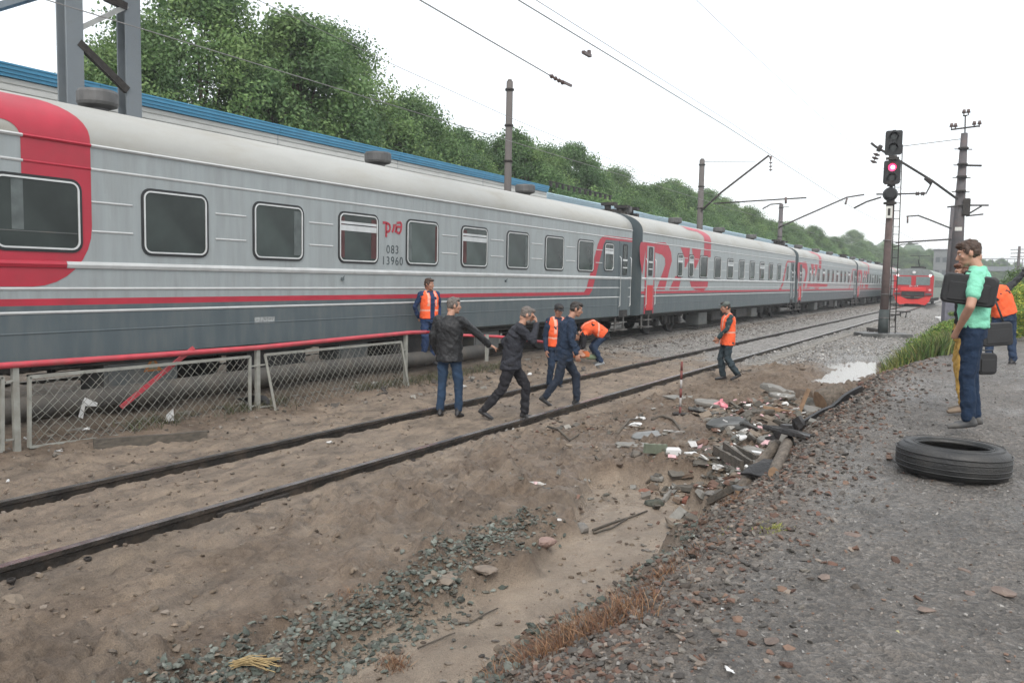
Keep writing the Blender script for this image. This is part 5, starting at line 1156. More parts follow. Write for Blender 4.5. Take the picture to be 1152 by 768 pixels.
# navy man
person('man in navy jacket and dark trousers stepping to the right beside the bending worker', stand(637, 457), (.96, .12),
       dict(pel=(0, -.06, .90), mid=(0, -.02, 1.18), neck=(0, .02, 1.44), head=(0, .125, 1.60), look=(-8, -18), elR=(.24, .0, 1.12), wrR=(.24, .10, .90), handR=dict(d=(0, .25, -1), w=(0, 1, .2), curl=.5), elL=(-.24, .08, 1.12), wrL=(-.2, .22, .92), knR=(.09, -.17, .46), anR=(.10, -.38, .17), tdR=(.1, .85, -.6), knL=(-.08, .17, .50), anL=(-.09, .19, .09), tdL=(0, 1, -.22)),
       NAVY, cloth('navy_trousers', (.020, .028, .045)), SHOE, HDK, hem=.76, bulk=1.06, seed=7, skin=M_SKIN2)
# vest worker behind him
p5 = dp(625, 404, 15.2); z5 = hz(p5.x, p5.y)
person('worker in open orange vest standing behind the man in the navy jacket', (p5.x, p5.y, z5-.02), (.35, -.95),
       dict(pel=(0, 0, .82), neck=(.0, .04, 1.34), head=(.0, .10, 1.49), look=(0, -24), knR=(.1, .05, .44), knL=(-.1, .05, .44)), NAVY, NAVY, SHOE, HDK, vest='open', hem=.74, seed=8, cap_=cloth('cap_dark', (.03, .032, .035)), skin=M_SKIN2, voxel=.013)
# bending worker
p6 = stand(670, 410, None, .0)
person('worker in orange vest and dark jacket bending over a rail tool', p6, (-1, -.05),
       dict(pel=(0, -.18, .74), mid=(0, .10, .93), neck=(0, .36, .78), head=(0, .50, .70), look=(0, -70), shR=(.17, .32, .73), shL=(-.17, .32, .73), elR=(.20, .34, .46), wrR=(.12, .48, .30), elL=(-.22, .34, .46), wrL=(-.14, .50, .30), knR=(.12, .10, .42), knL=(-.12, .08, .42), anR=(.12, -.10, .09), anL=(-.12, -.12, .09)),
       DARK, JEAN, mat('shoe_pale', (.30, .32, .33), .6), HDK, vest='x', hem=.66, bulk=1.08, seed=9, cap_=cloth('cap_dark', (.03, .032, .035)), voxel=.014)
# rail worker walking
person('worker in orange vest and grey green cap walking along the foreground rail', stand(816, 427), (-1, .02),
       dict(pel=(0, -.02, .86), neck=(0, -.02, 1.40), head=(0, .06, 1.555), look=(0, -14), elL=(-.24, .06, 1.12), wrL=(-.18, .22, .92), elR=(.24, .0, 1.1), wrR=(.2, .12, .88), knR=(.09, .10, .47), anR=(.1, .03, .09), knL=(-.09, .0, .46), anL=(-.10, -.22, .15), tdL=(0, .9, -.5), vesthem=.22),
       DTEAL, cloth('slate', (.030, .045, .055), .85, .2), SHOE, HDK, vest='x', hem=.74, seed=10, cap_=cloth('cap_green', (.11, .13, .12)), skin=M_SKIN2, voxel=.013)
# ------------------------------------------------------------------ what they carry
M_CASE = mat('case_black', (.018, .019, .021), .6, nvar=.2, bump=.12, bscale=120)
def bag_box(name, label, cat, center, size, face, tilt=0, handle=True, strap=None, flap=False):
    wx = face[0]*math.cos(YAW)-face[1]*math.sin(YAW); wy = face[0]*math.sin(YAW)+face[1]*math.cos(YAW)
    t = thing(name, label, cat, center, math.atan2(-wx, wy)); w, d, h = size
    P = rrect(w, h, .04); n = len(P); RT = Matrix.Rotation(R(tilt), 4, 'Y'); b = MB()
    lay = [(-d/2, .93), (-d/2+.012, 1), (d/2-.012, 1), (d/2, .93)]; vs = [(p[0]*k, y, p[1]*k) for y, k in lay for p in P]
    b.add(vs, [tuple(range(n)), tuple(reversed(range(3*n, 4*n)))]+[(q*n+i, (q+1)*n+i, (q+1)*n+(i+1) % n, q*n+(i+1) % n) for q in range(3) for i in range(n)], M=RT); b.build('shell', M_CASE, t)
    b = MB(); Q = [(p[0]*1.004, p[1]*1.004) for p in P]+[(P[0][0]*1.004, P[0][1]*1.004)]; b.tube([RT @ Vector((x, .0, z)) for x, z in Q], .006, 5, False); b.build('zip_seam', mat('seam', (.05, .05, .055), .4), t)
    b = MB(); b.box(RT @ Vector((0, -d/2-.006, -h*.08)), (w*.74, .014, h*.62), RT.to_3x3(), bev=.005); b.build('front_pocket', M_CASE, t)
    if handle: b = MB(); b.tube([RT @ Vector(v) for v in ((-.06, 0, h/2), (-.055, 0, h/2+.03), (.055, 0, h/2+.03), (.06, 0, h/2))], .008, 6); b.build('handle', M_CASE, t)
    return t
mm = stand(1085, 479); fx = (-.84, .54)
fw = Vector((fx[0]*math.cos(YAW)-fx[1]*math.sin(YAW), fx[0]*math.sin(YAW)+fx[1]*math.cos(YAW), 0)); rt_ = Vector((fw.y, -fw.x, 0))
c = Vector(mm)+rt_*(-.212)+fw*.02+Vector((0, 0, 1.215))
bag_box('laptop_case', 'black laptop case clamped under the arm of the man in the mint shirt', 'laptop case', c, (.41, .045, .25), (.54, .84), tilt=7)
q = dp(1110, 409, 8.7); bag_box('black_bag', 'square black bag hanging at knee height behind the man in green', 'bag', q, (.19, .07, .23), (.1, 1), tilt=-2)
q = dp(1121, 376, 12.0); tb_ = bag_box('shoulder_bag', 'large black shoulder bag at the hip of the person at the right edge', 'shoulder bag', q, (.42, .10, .34), (.15, 1), tilt=-6, handle=False)
b = MB(); p0 = dp(1114, 322, 12.35); p1 = dp(1129, 362, 12.0); b.tube([p0-q, (p0+p1)/2-q+Vector((.0, -.06, 0)), p1-q], .016, 5)
o = b.build('strap', M_CASE, tb_); o.matrix_parent_inverse = Matrix.Identity(4); o.rotation_euler = (0, 0, -tb_.rotation_euler[2])
# rail tool held by the bending worker
t6 = Vector(p6); L_ = Vector((-math.cos(YAW), -math.sin(YAW), 0)); q = t6+L_*.42
t = thing('rail_saw', 'orange and green rail cutting tool on the ground in front of the bending worker', 'power tool', (q.x, q.y, hz(q.x, q.y)), YAW+math.pi)
b = MB(); b.box((-.05, 0, .20), (.42, .22, .16), bev=.04); b.build('engine_housing', mat('tool_orange', (.62, .16, .05), .5, nvar=.15), t)
b = MB(); b.box((-.30, 0, .14), (.26, .18, .12), bev=.04); b.build('tank', mat('tool_green', (.20, .26, .16), .6, nvar=.15), t)
b = MB(); b.cyl((.28, -.02, .18), (.28, .02, .18), .18, n=20); b.build('cutting_disc', M_STEEL, t)
b = MB(); b.tube([(-.2, -.12, .2), (-.25, -.14, .34), (.1, -.14, .36), (.14, -.12, .24)], .014, 6); b.tube([(.16, 0, .25), (.3, 0, .38), (.42, 0, .3)], .02, 6); b.build('handle', mat('tool_pale', (.5, .5, .46), .5), t)
# ------------------------------------------------------------------ fence
M_FEN = mat('fence_grey', (.26, .265, .24), .6, nvar=.18, nscale=8, dirt=(.16, .13, .10), dscale=5)
M_FRED = mat('fence_red', (.46, .05, .07), .5, nvar=.15, nscale=6, dirt=(.22, .10, .09), dscale=5, dirt_amt=.5)
XF = -9.0; fp = lambda a, c, x=XF: lp(a, c, x)
tF = thing('fence', 'low grey chain link fence with a red top pipe in front of the nearest carriage', 'fence', (XF, 0, 0))
rel = lambda v: Vector(v)-tF.location
def lpz(px, py, x=XF): return rel(fp(px, py, x))
b = MB(); pts = [lpz(-60, 418), lpz(0, 411.5), lpz(140, 402), lpz(290, 391), lpz(400, 380), lpz(462, 374), lpz(480, 373.5)]; pts[0] = pts[1]+(pts[1]-pts[2])*1.2
b.tube(pts, .036, 8); b.build('top_pipe', M_FRED, tF)
b = MB(); pts = [lpz(480, 373.5), rel(dp(520, 377, 14.6)), rel(dp(560, 378.5, 15.0)), rel(dp(623, 386, 15.6))]; b.tube(pts, .026, 8); b.build('top_pipe', M_FRED, tF)
for i, (px, pt_, pb_) in enumerate(((17.5, 411, 506), (290.5, 391, 472), (457.5, 375, 438))):
    a = lpz(px, pt_); c_ = lpz(px, pb_); b = MB(); b.box((a.x-.02, a.y, (a.z+c_.z)/2-.05), (.05, .065, a.z-c_.z+.1)); b.build('post', M_FEN, tF)
b = MB(); a = rel(dp(548, 376, 14.8)); b.bar(a, a+Vector((0, 0, -.5)), .05, .05); b.build('post', M_FEN, tF)
def panel(cor, nm='mesh_panel'):
    """corners TL, TR, BR, BL in space"""
    TL, TR, BR, BL = [Vector(v) for v in cor]; f = MB(); w = .035
    f.bar(TL, TR, w, w); f.bar(TR, BR, w, w); f.bar(BL, TL, w, w); f.bar(BL, BR, w*.8, w*.8); fo = f.build(nm, M_FEN, tF)
    m_ = MB(); W_ = ((TR-TL).length+(BR-BL).length)/2; H_ = ((TL-BL).length+(TR-BR).length)/2; st = .125
    P = lambda u, v: (TL.lerp(TR, u)).lerp(BL.lerp(BR, u), v)
    rr_ = np.random.RandomState(3)
    for s_ in (1, -1):
        k = -int(H_/st)-1
        while k*st < W_+H_:
            x0 = k*st; a = (0, x0) if s_ == 1 else (0, x0)
            pts = []
            for i in range(7):
                v = i/6; x = x0+s_*v*H_ + (0 if s_ == 1 else 0); pts.append((x/W_, v, x))
            pts = [(u, v) for u, v, x in pts]
            seg = []
            u0, v0 = pts[0]; u1, v1 = pts[-1]
            # clip the straight wire to the panel
            du = u1-u0; ta, tb2 = 0., 1.
            if abs(du) > 1e-6:
                t1, t2 = (0-u0)/du, (1-u0)/du; ta = max(ta, min(t1, t2)); tb2 = min(tb2, max(t1, t2))
            if tb2-ta > .03:
                pp = []
                for i in range(5): q_ = ta+(tb2-ta)*i/4; p = P(u0+du*q_, q_); p = p+Vector((.02*math.sin(9*(u0+du*q_)+5*q_), .010*rr_.normal(), .012*rr_.normal())); pp.append(p)
                m_.tube(pp, .0034, 4, False)
            k += 1
    o = m_.build('wire_mesh', mat('wire_grey', (.21, .215, .19), .6, nvar=.2), fo); o['kind'] = 'stuff'
BLx = -.0
panel((lpz(33, 424), lpz(281, 401), lpz(281, 470), lpz(33, 503)))
panel((lpz(298, 399), lpz(451, 384.5), rel(fp(460, 438, XF+.06)), rel(fp(311, 468, XF+.08))))
TRl = lpz(2.5, 424); d_ = lpz(2.5, 507); panel((TRl+Vector((0, -2.6, 0)), TRl, d_, d_+Vector((0, -2.6, 0))))
b = MB()
for (a, c_) in (((281, 412), (290, 411)), ((281, 457), (290, 456)), ((290, 411), (301, 409.5)), ((290, 458), (307, 456)), ((453, 394), (457, 393.5)), ((6, 430), (15, 428)), ((6, 495), (15, 494))): b.bar(lpz(*a), lpz(*c_), .02, .02)
b.build('hinge_bracket', M_FEN, tF)
a = fp(218, 391); c_ = lp(136, 458, -9.35); b = MB(); b.bar(a, c_, .05, .05); o = b.build('red_bar', M_FRED); tag(o, 'red painted bar slanting down behind the chain link fence', 'metal bar')
# big pipe between the fence and the train
b = MB(); y0, y1 = -8, 15.2; b.tube([(-9.78, y, .36+.02*math.sin(y*.8)) for y in np.linspace(y0, y1, 20)], .155, 18); o = b.build('long_pipe', mat('pipe_grey', (.055, .052, .047), .75, nvar=.25, nscale=3, bump=.3, dirt=(.13, .11, .085), dscale=2.5, dirt_amt=.6)); tag(o, 'long grey pipe lying along the train behind the fence', 'pipe')
# ------------------------------------------------------------------ tyre
p = gp(1070.5, 527, .66); zt = hz(p.x, p.y); 
t = thing('tyre', 'old black car tyre lying flat on the path in front of the man in green', 'tyre', (p.x, p.y, zt-.012), .3); t.rotation_euler = (R(-1.0), R(1.2), .3)
Ro = .385; prf = [(.255, .012), (.30, .0), (.345, .012), (.372, .035), (.384, .07), (.386, .115), (.384, .16), (.372, .195), (.345, .222), (.30, .232), (.262, .222), (.245, .205), (.250, .195), (.262, .19), (.30, .175), (.345, .15), (.355, .117), (.345, .08), (.30, .055), (.262, .04), (.250, .035), (.246, .025), (.255, .012)]
prf = [(r*1.0, z*.98) for r, z in prf]
M_TY = mat('tyre_rubber', (.020, .021, .022), .5, nvar=.3, nscale=5, bump=.25, bscale=60, dirt=(.10, .09, .075), dscale=3, dirt_amt=.35)
b = MB(); b.lathe(prf, 72); b.build('casing', M_TY, t)
b = MB()
for z in (.055, .09, .14, .175):
    pr = .003; n = 72; b.lathe([(.3835, z-.004), (.3895, z-.004), (.3895, z+.004), (.3835, z+.004)], n)
b.build('tread_groove', M_TY, t)
b = MB()
for k in range(60):
    a = 2*math.pi*k/60
    for z, dz_ in ((.055, .03), (.175, .03)): b.box((math.cos(a)*.3815, math.sin(a)*.3815, z), (.012, .026, dz_), Matrix.Rotation(a, 3, 'Z') @ Matrix.Rotation(R(12), 3, 'X'))
pass
for r_ in (.262, .335): b = MB(); b.lathe([(r_-.004, .223 if r_ < .3 else .2255), (r_, .229 if r_ < .3 else .2315), (r_+.004, .223 if r_ < .3 else .2255)], 64); b.build('bead_ring', M_TY, t)
# ------------------------------------------------------------------ rubbish and debris
M_WOOD = mat('wet_wood', (.085, .075, .062), .8, nvar=.35, nscale=5, bump=.6, bscale=25, stretch=(6, 1, 6), dirt=(.18, .15, .115), dscale=3)
M_LOG = mat('log_bark', (.12, .10, .08), .9, nvar=.4, nscale=9, bump=.8, bscale=22, stretch=(3, 1, 3))
M_LOGE = mat('log_end', (.26, .17, .105), .8, nvar=.25, nscale=12)
M_SLAB = mat('slab_pale', (.20, .195, .18), .8, nvar=.2, nscale=6, bump=.5, dirt=(.15, .12, .09), dscale=4)
M_SLABD = mat('slab_dark', (.115, .115, .105), .75, nvar=.3, nscale=6, bump=.5, dirt=(.17, .135, .10), dscale=4)
M_PLA = mat('plastic_white', (.62, .63, .63), .4, nvar=.1, nscale=9, dirt=(.30, .26, .21), dscale=9)
M_PINK = mat('plastic_pink', (.62, .20, .24), .45, nvar=.25, nscale=12, dirt=(.6, .58, .56), dscale=11)
M_TAR = mat('tar_black', (.014, .014, .015), .45, nvar=.3, bump=.6, bscale=20, dirt=(.06, .05, .045), dscale=5)
M_BRK = mat('brick_red', (.20, .08, .055), .85, nvar=.25, nscale=14, bump=.5)
def place(px, py, z0=-.1):
    p = gp(px, py, z0); p = gp(px, py, hz(p.x, p.y)); return Vector((p.x, p.y, hz(p.x, p.y)))
def shard(name, label, cat, px, py, size, m_, th=.04, rz=0, tilt=(0, 0), seed=0, lift=.0, npt=7, asp=.6):
    npt = npt*2+3; rs = np.random.RandomState(seed); a = np.sort(rs.uniform(0, 6.28, npt)+np.arange(npt)*.0); a = (np.arange(npt)+rs.uniform(-.4, .4, npt))*6.283/npt; c0 = rs.uniform(0, 1.5)
    P = [(math.cos(t)*size*q, math.sin(t)*size*asp*q) for t, q in zip(a, rs.uniform(.80, 1.04, npt)*(1/np.maximum(np.abs(np.cos(a-c0)), np.abs(np.sin(a-c0))))**.8*.86)]
    b = MB(); vs = [(x*.97, y*.97, 0) for x, y in P]+[(x, y, th*.25) for x, y in P]+[(x, y, th*.8) for x, y in P]+[(x*.95, y*.95, th+rs.uniform(-.35, .25)*th) for x, y in P]; n = npt
    b.add(vs, [tuple(reversed(range(n))), tuple(range(3*n, 4*n))]+[(k*n+i, k*n+(i+1) % n, (k+1)*n+(i+1) % n, (k+1)*n+i) for k in range(3) for i in range(n)])
    c = place(px, py); o = b.build(name, m_, loc=(c.x, c.y, c.z+lift)); o.rotation_euler = (R(tilt[0]), R(tilt[1]), R(rz)); return tag(o, label, cat)
def plank(name, label, cat, a, b_, w, h, m_, lift=(0, 0), roll=0):
    n_ = 0; A = place(*a)+Vector((0, 0, lift[0]+h/2)); B = place(*b_)+Vector((0, 0, lift[1]+h/2)); d = B-A; n = 8
    q = d.to_track_quat('Z', 'Y').to_matrix(); b = MB(); rs = np.random.RandomState(int(a[0])); vs = []; wob = min(w, .16)*.35
    for k in range(n+1):
        c = A+d*(k/n)-A+Vector((rs.uniform(-1, 1)*wob, 0, rs.uniform(-.4, .6)*wob))*(m_ is M_TAR); ww, hh = w/2*rs.uniform(.85, 1.08), h/2*rs.uniform(.8, 1.1)
        for sx, sy in ((-1, -1), (1, -1), (1, 1), (-1, 1)): vs.append(c+q @ (Matrix.Rotation(roll, 3, 'Z') @ Vector((sx*hh, sy*ww, 0))))
    b.add(vs, [(k*4+i, k*4+(i+1) % 4, k*4+4+(i+1) % 4, k*4+4+i) for k in range(n) for i in range(4)]+[(3, 2, 1, 0), tuple(n*4+i for i in range(4))])
    o = b.build(name, m_, loc=A); return tag(o, label, cat)
def logg(name, label, a, b_, r, lift=(0, 0)):
    A = place(*a)+Vector((0, 0, lift[0]+r*.7)); B = place(*b_)+Vector((0, 0, lift[1]+r*.7)); d = B-A; b = MB(); rs = np.random.RandomState(int(a[0])); n = 12; K = 7; q = d.to_track_quat('Z', 'Y').to_matrix(); vs = []
    for k in range(K):
        for i in range(n): t = 6.283*i/n; rr = r*rs.uniform(.9, 1.08)*(1-.1*(k == 0 or k == K-1)); vs.append(d*(k/(K-1))+q @ Vector((math.cos(t)*rr, math.sin(t)*rr, 0)))
    b.add(vs, [(k*n+i, k*n+(i+1) % n, (k+1)*n+(i+1) % n, (k+1)*n+i) for k in range(K-1) for i in range(n)], True); b.m = 1; b.add([vs[i] for i in range(n)], [tuple(reversed(range(n)))]); b.add([vs[(K-1)*n+i] for i in range(n)], [tuple(range(n))])
    return tag(b.build(name, [M_LOG, M_LOGE], loc=A), label, 'log')
def crumple(name, label, cat, px, py, size, m_, seed=0, flat=.45, elong=1.4, rz=0, lift=0):
    rs = np.random.RandomState(seed); bm = bmesh.new(); bmesh.ops.create_icosphere(bm, subdivisions=3, radius=1)
    pl = [(Vector(rs.normal(0, 1, 3)).normalized(), rs.uniform(.25, .75)) for _ in range(16)]
    for v in bm.verts:
        f = 1.0; p = v.co.copy()
        for q, d in pl:
            t = p.dot(q)-d
            if t > 0: p -= q*t*1.5
        p *= 1+.12*math.sin(9*p.x+4*p.y+seed)+rs.uniform(-.06, .06); v.co = Vector((p.x*size*elong, p.y*size, p.z*size*flat))
    me = bpy.data.meshes.new(name); bm.to_mesh(me); bm.free(); me.materials.append(m_); c = place(px, py); o = link(name, me); o.location = (c.x, c.y, c.z+size*flat*.5+lift); o.rotation_euler = (0, 0, R(rz)); return tag(o, label, cat)
# stones that stand out
rock('stone', 'rough grey concrete lump at the edge of the smooth sand', 655, 597, .085, (.17, .165, .155), .85, .4, seed=1)
o = rock('brick_piece', 'broken pinkish brick lying left of the grey lump', 615, 602, .085, (.27, .185, .16), .6, .9, seed=2, cat='brick', elong=1.2)
crumple('paper_scrap', 'small white scrap of paper beside the pink brick', 'litter', 628, 607, .035, M_PLA, 3, .8)
rock('stone', 'round grey brown stone left of the green plank', 714.5, 536, .075, (.12, .11, .095), .95, .2, seed=4)
rock('stone', 'dark mossy stone alone on the sand below the rubbish heap', 736, 568, .085, (.06, .068, .055), .65, .3, seed=5, elong=1.25)
rock('stone', 'dark rounded stone under the white carton', 740, 544, .075, (.075, .072, .065), .7, .3, seed=6)
rock('brick_piece', 'flat reddish brick fragment below the dark stone', 727, 553, .085, (.20, .09, .06), .35, 1.1, seed=7, cat='brick')
rock('brick_piece', 'round orange red brick lump in front of the white packaging', 776, 534, .085, (.24, .09, .06), .85, .5, seed=8, cat='brick')
rock('stone', 'brown stone between the brick lump and the pink packet', 787, 531, .085, (.11, .09, .07), .8, .1, seed=9)
rock('stone', 'rusty brown stone touching the pink and white packet', 800, 537, .09, (.15, .075, .05), .9, 1.5, seed=10)
rock('stone', 'pale long stone sticking out of the mud near the green gravel', 508, 648, .10, (.20, .165, .135), .3, .4, seed=11, elong=1.5)
rock('stone', 'flat mud coloured stone above the long pale stone', 492, 657, .09, (.18, .15, .12), .3, .3, seed=12, elong=1.6)
rock('stone', 'square mud covered slab right of the green gravel strip', 546, 645, .10, (.19, .155, .125), .25, .9, seed=13, elong=1.1)
rock('stone', 'small black green stone lying alone on the smooth mud', 517, 679, .036, (.045, .055, .05), .6, 0, seed=14, elong=1.3)
rock('stone', 'mud stone half sunk beside the rail at the left edge', 12, 676, .09, (.18, .145, .11), .5, 0, seed=15)
rock('stone', 'dark stone at the lower edge of the sand by the bank', 746, 627, .055, (.10, .085, .07), .5, 0, seed=16, elong=1.6)
rock('stone', 'dark red stone on the right rim of the puddle', 990, 421, .14, (.11, .055, .05), .8, 0, seed=17)
rock('stone', 'small reddish stone at the near tip of the puddle', 969, 436, .08, (.14, .07, .055), .9, 0, seed=18)
rock('stone', 'brown clod at the lower left of the puddle', 948, 438, .08, (.12, .085, .06), .5, 0, seed=19, elong=1.4)
rock('stone', 'small dark clod on the mud behind the heap', 901, 420, .10, (.10, .075, .055), .5, 0, seed=20, elong=1.5)
# slabs and packaging
shard('thin_slab', 'large thin pale slab lying flat left of the rubbish heap', 'slab', 712, 505, .28, M_SLAB, .022, 20, (2, 1), 31, -.0, 8, .45)
shard('sheet_metal', 'bent grey metal sheet in front of the striped stake', 'metal sheet', 727, 494, .22, mat('dull_metal', (.20, .205, .20), .4, .4, nvar=.3, nscale=9, dirt=(.14, .11, .09), dscale=6), .03, 30, (10, -8), 32, .02)
crumple('plastic_bag', 'whitish plastic sheet on the mud left of the heap', 'plastic bag', 713, 486, .13, M_PLA, 33, .3, 1.7, 30)
crumple('plastic_bag', 'torn grey white bag in front of the striped stake', 'plastic bag', 757, 489, .14, mat('plastic_dirty', (.42, .41, .39), .5, nvar=.3, nscale=12, dirt=(.12, .1, .085), dscale=12, dirt_amt=.9), 34, .35, 1.7, 20)
crumple('foil_packet', 'white packet lying by a brown stick near the rail', 'litter', 722, 474, .09, M_PLA, 35, .35, 1.8, 10)
shard('thin_slab', 'small pale slab at the foot of the striped stake', 'slab', 765, 449, .30, M_SLAB, .03, 40, (3, 0), 36, 0)
shard('thin_slab', 'light grey slab behind the pink and white bag', 'slab', 797, 457, .26, M_SLAB, .05, 10, (8, 6), 37, .08)
shard('thin_slab', 'dark slab leaning below the light grey slab', 'slab', 788, 464, .24, M_SLABD, .05, 50, (-10, 18), 38, .05)
crumple('packet', 'pink and white food packet on top of the heap', 'packet', 811, 463, .15, M_PINK, 39, .75, 1.2, 20, .05)
crumple('plastic_bag', 'white torn plastic right of the pink packet', 'plastic bag', 832, 462, .14, M_PLA, 40, .45, 1.9, 35, .03)
rock('stone', 'pointed dark brown stone below the white torn plastic', 823, 470, .13, (.10, .075, .055), .8, 1, seed=41)
shard('rotten_board', 'dark ragged board right of the white torn plastic', 'board', 852, 467, .30, M_WOOD, .05, 10, (6, -6), 42, .02, 8, .35)
shard('concrete_slab', 'large slanting concrete slab in the middle of the heap', 'slab', 818, 485, .32, M_SLABD, .075, 25, (14, -6), 43, .06, 8, .55)
shard('concrete_slab', 'dark triangular slab leaning on the large concrete slab', 'slab', 841, 490, .22, M_SLABD, .04, 60, (-22, 24), 44, .06, 5, .7)
rock('stone', 'grey block under the right end of the large concrete slab', 833, 496, .13, (.13, .135, .125), .7, .5, seed=45)
rock('brick_piece', 'flat red brick above the large concrete slab', 841, 475, .12, (.19, .085, .06), .35, .4, seed=46, cat='brick', elong=1.5)
shard('concrete_slab', 'pale topped slab standing up at the back of the heap', 'slab', 872, 447, .32, M_SLAB, .10, 20, (10, 14), 47, .10, 7, .55)
shard('concrete_slab', 'low grey slab beside the broken chair frame', 'slab', 879, 456, .26, M_SLAB, .05, 0, (4, 3), 48, .03)
shard('concrete_slab', 'square grey slab lying before the sawn log', 'slab', 914, 470, .20, M_SLAB, .08, 30, (14, 6), 49, .03, 5, .9)
rock('stone', 'dark humped root or clod behind the chair frame', 899, 449, .20, (.085, .062, .045), 1.0, .3, seed=50, elong=1.3)
rock('stone', 'black rounded stone left of the sawn log', 911, 458, .17, (.055, .055, .048), .95, .2, seed=51)
rock('brick_piece', 'red brown rubble at the left back of the heap', 861, 453, .17, (.18, .09, .065), .5, .2, seed=52, cat='brick', elong=1.4)
logg('sawn_log', 'thick sawn log at the right end of the heap', (922, 467), (945, 463), .20)
plank('board', 'thin pale board lying flat in front of the sawn log', 'board', (868, 474), (897, 481), .14, .03, M_WOOD)
t = thing('broken_chair_frame', 'bent brown wooden frame sticking out of the heap before the black stone', 'wooden frame', place(888, 466))
b = MB(); b.bar((-.35, -.2, .12), (.12, .05, .04), .05, .05); b.build('seat_bar', M_LOGE, t); b = MB(); b.bar((.12, .05, .02), (.24, .12, .42), .05, .05); b.build('leg', M_LOGE, t)
for i, (a, c_, lb) in enumerate((((803, 519), (834, 541), 'leftmost of the parallel wooden slats on the heap'), ((814, 514), (845, 537), 'second of the parallel wooden slats from the left'), ((826, 511), (852, 529), 'rightmost of the parallel wooden slats'))): plank('wooden_slat', lb, 'slat', a, c_, .10, .035, M_WOOD, (.09, .04))
crumple('foam_piece', 'upper of the broken white foam pieces above the slats', 'foam', 833, 501, .09, M_PLA, 53, .5, 1.8, 30, .03); crumple('foam_piece', 'lower left broken white foam piece above the slats', 'foam', 826, 507, .085, M_PLA, 54, .5, 1.5, 10, .03)
shard('concrete_slab', 'flat grey slab right of the white foam', 'slab', 845, 508, .26, M_SLAB, .04, 10, (5, 0), 55, .04)
shard('concrete_slab', 'pale grey slab next to the black tar roll', 'slab', 872, 501, .25, M_SLAB, .06, 15, (8, 4), 56, .06)
rock('stone', 'small brown block between the pale slab and the foam', 860, 506, .09, (.13, .095, .075), .9, 0, seed=57)
plank('tar_roll', 'upper long black tarred strip running up the bank', 'roofing felt', (868, 503), (905, 503), .15, .09, M_TAR, (.05, .10)); plank('tar_strip', 'long thin black strip leading toward the puddle', 'roofing felt', (900, 494), (968, 468), .10, .07, M_TAR, (.05, .04))
shard('black_board', 'wide black board lying on the slope at the right of the heap', 'board', 895, 527, .34, M_TAR, .05, 10, (-8, 10), 58, .08, 6, .4)
logg('split_log', 'long pale rotten log lying across the lower heap', (832, 572), (872, 536), .055, (0, .07)); logg('split_log', 'short reddish split log leaning on the bank', (869, 560), (886, 533), .05, (0, .06))
shard('black_plastic', 'black hollow sheet between the two logs', 'plastic sheet', 862, 553, .22, M_TAR, .03, 40, (20, -10), 59, .03)
rock('stone', 'grey stone on the middle of the heap above the logs', 850, 531, .10, (.14, .14, .13), .6, .2, seed=60)
shard('white_board', 'small white board on the slats', 'board', 851, 523, .09, M_PLA, .02, -20, (10, 0), 61, .12, 5, .4)
crumple('packet', 'crumpled white and pink wrapper left of the slats', 'packet', 809, 541, .09, M_PINK, 62, .8, 1.1, 60); crumple('plastic_bag', 'white bag below the pink wrapper', 'plastic bag', 807, 550, .09, M_PLA, 63, .6, 1.3, 15)
plank('slat', 'thin white slat above the pink wrapper', 'slat', (806, 532), (826, 539), .03, .02, M_PLA, (.08, .05))
crumple('plastic_bag', 'glossy black and white torn bag at the bottom of the heap', 'plastic bag', 810, 574, .12, mat('bag_mixed', (.50, .51, .50), .3, nvar=.5, nscale=14, dirt=(.02, .02, .02), dscale=13, dirt_amt=1), 64, .5, 2.2, 5); crumple('plastic_bag', 'white glossy bag end at the lower left of the heap', 'plastic bag', 790, 571, .06, M_PLA, 65, .6, 1.3, -20)
shard('dark_board', 'dark flat board right of the glossy torn bag', 'board', 834, 577, .12, M_SLABD, .025, 10, (0, 0), 66, .01, 6, .5)
plank('wooden_slat', 'dark slat lying just above the glossy torn bag', 'slat', (797, 566), (842, 560), .06, .03, M_WOOD, (.04, .04))
rock('stone', 'grey stone left of the lower log', 803, 561, .08, (.16, .155, .145), .5, .4, seed=67, elong=1.3); rock('stone', 'tiny pale stone just above the dark flat board', 822, 560, .05, (.2, .19, .18), .7, .4, seed=68)
plank('green_plank', 'green grey plank end left of the white carton', 'plank', (724, 536), (748, 533), .11, .05, mat('plank_green', (.13, .15, .11), .8, nvar=.2), (.04, .05)); t_ = place(756, 535); b = MB(); b.box((0, 0, .06), (.17, .12, .09), .5, bev=.01); o = b.build('carton', M_PLA, loc=t_); tag(o, 'small white carton at the end of the green plank', 'carton')
shard('thin_slab', 'pale stone slab above the green plank', 'slab', 739, 528, .10, M_SLAB, .04, 0, (5, 0), 69, .02)
shard('foam_piece', 'white flat piece left of the slats', 'foam', 779, 514, .10, M_PLA, .02, 20, (4, 0), 70, .03, 6, .4); rock('stone', 'olive brown clod right of the white flat piece', 797, 518, .10, (.09, .08, .05), .6, .3, seed=71)
shard('rotten_board', 'low brown board under the white flat piece', 'board', 775, 522, .22, M_WOOD, .04, 15, (5, 0), 72, .01, 7, .4)
shard('thin_slab', 'tan slab at the left foot of the heap', 'slab', 786, 553, .10, M_SLAB, .03, 30, (6, 4), 73, .01); plank('wooden_slat', 'short slat lying below the low brown board', 'slat', (783, 530), (803, 533), .08, .03, M_WOOD, (.02, .02))
crumple('paper_scrap', 'small white lump on the mud behind the heap', 'litter', 831, 443, .07, M_PLA, 74, .8, 1.2)
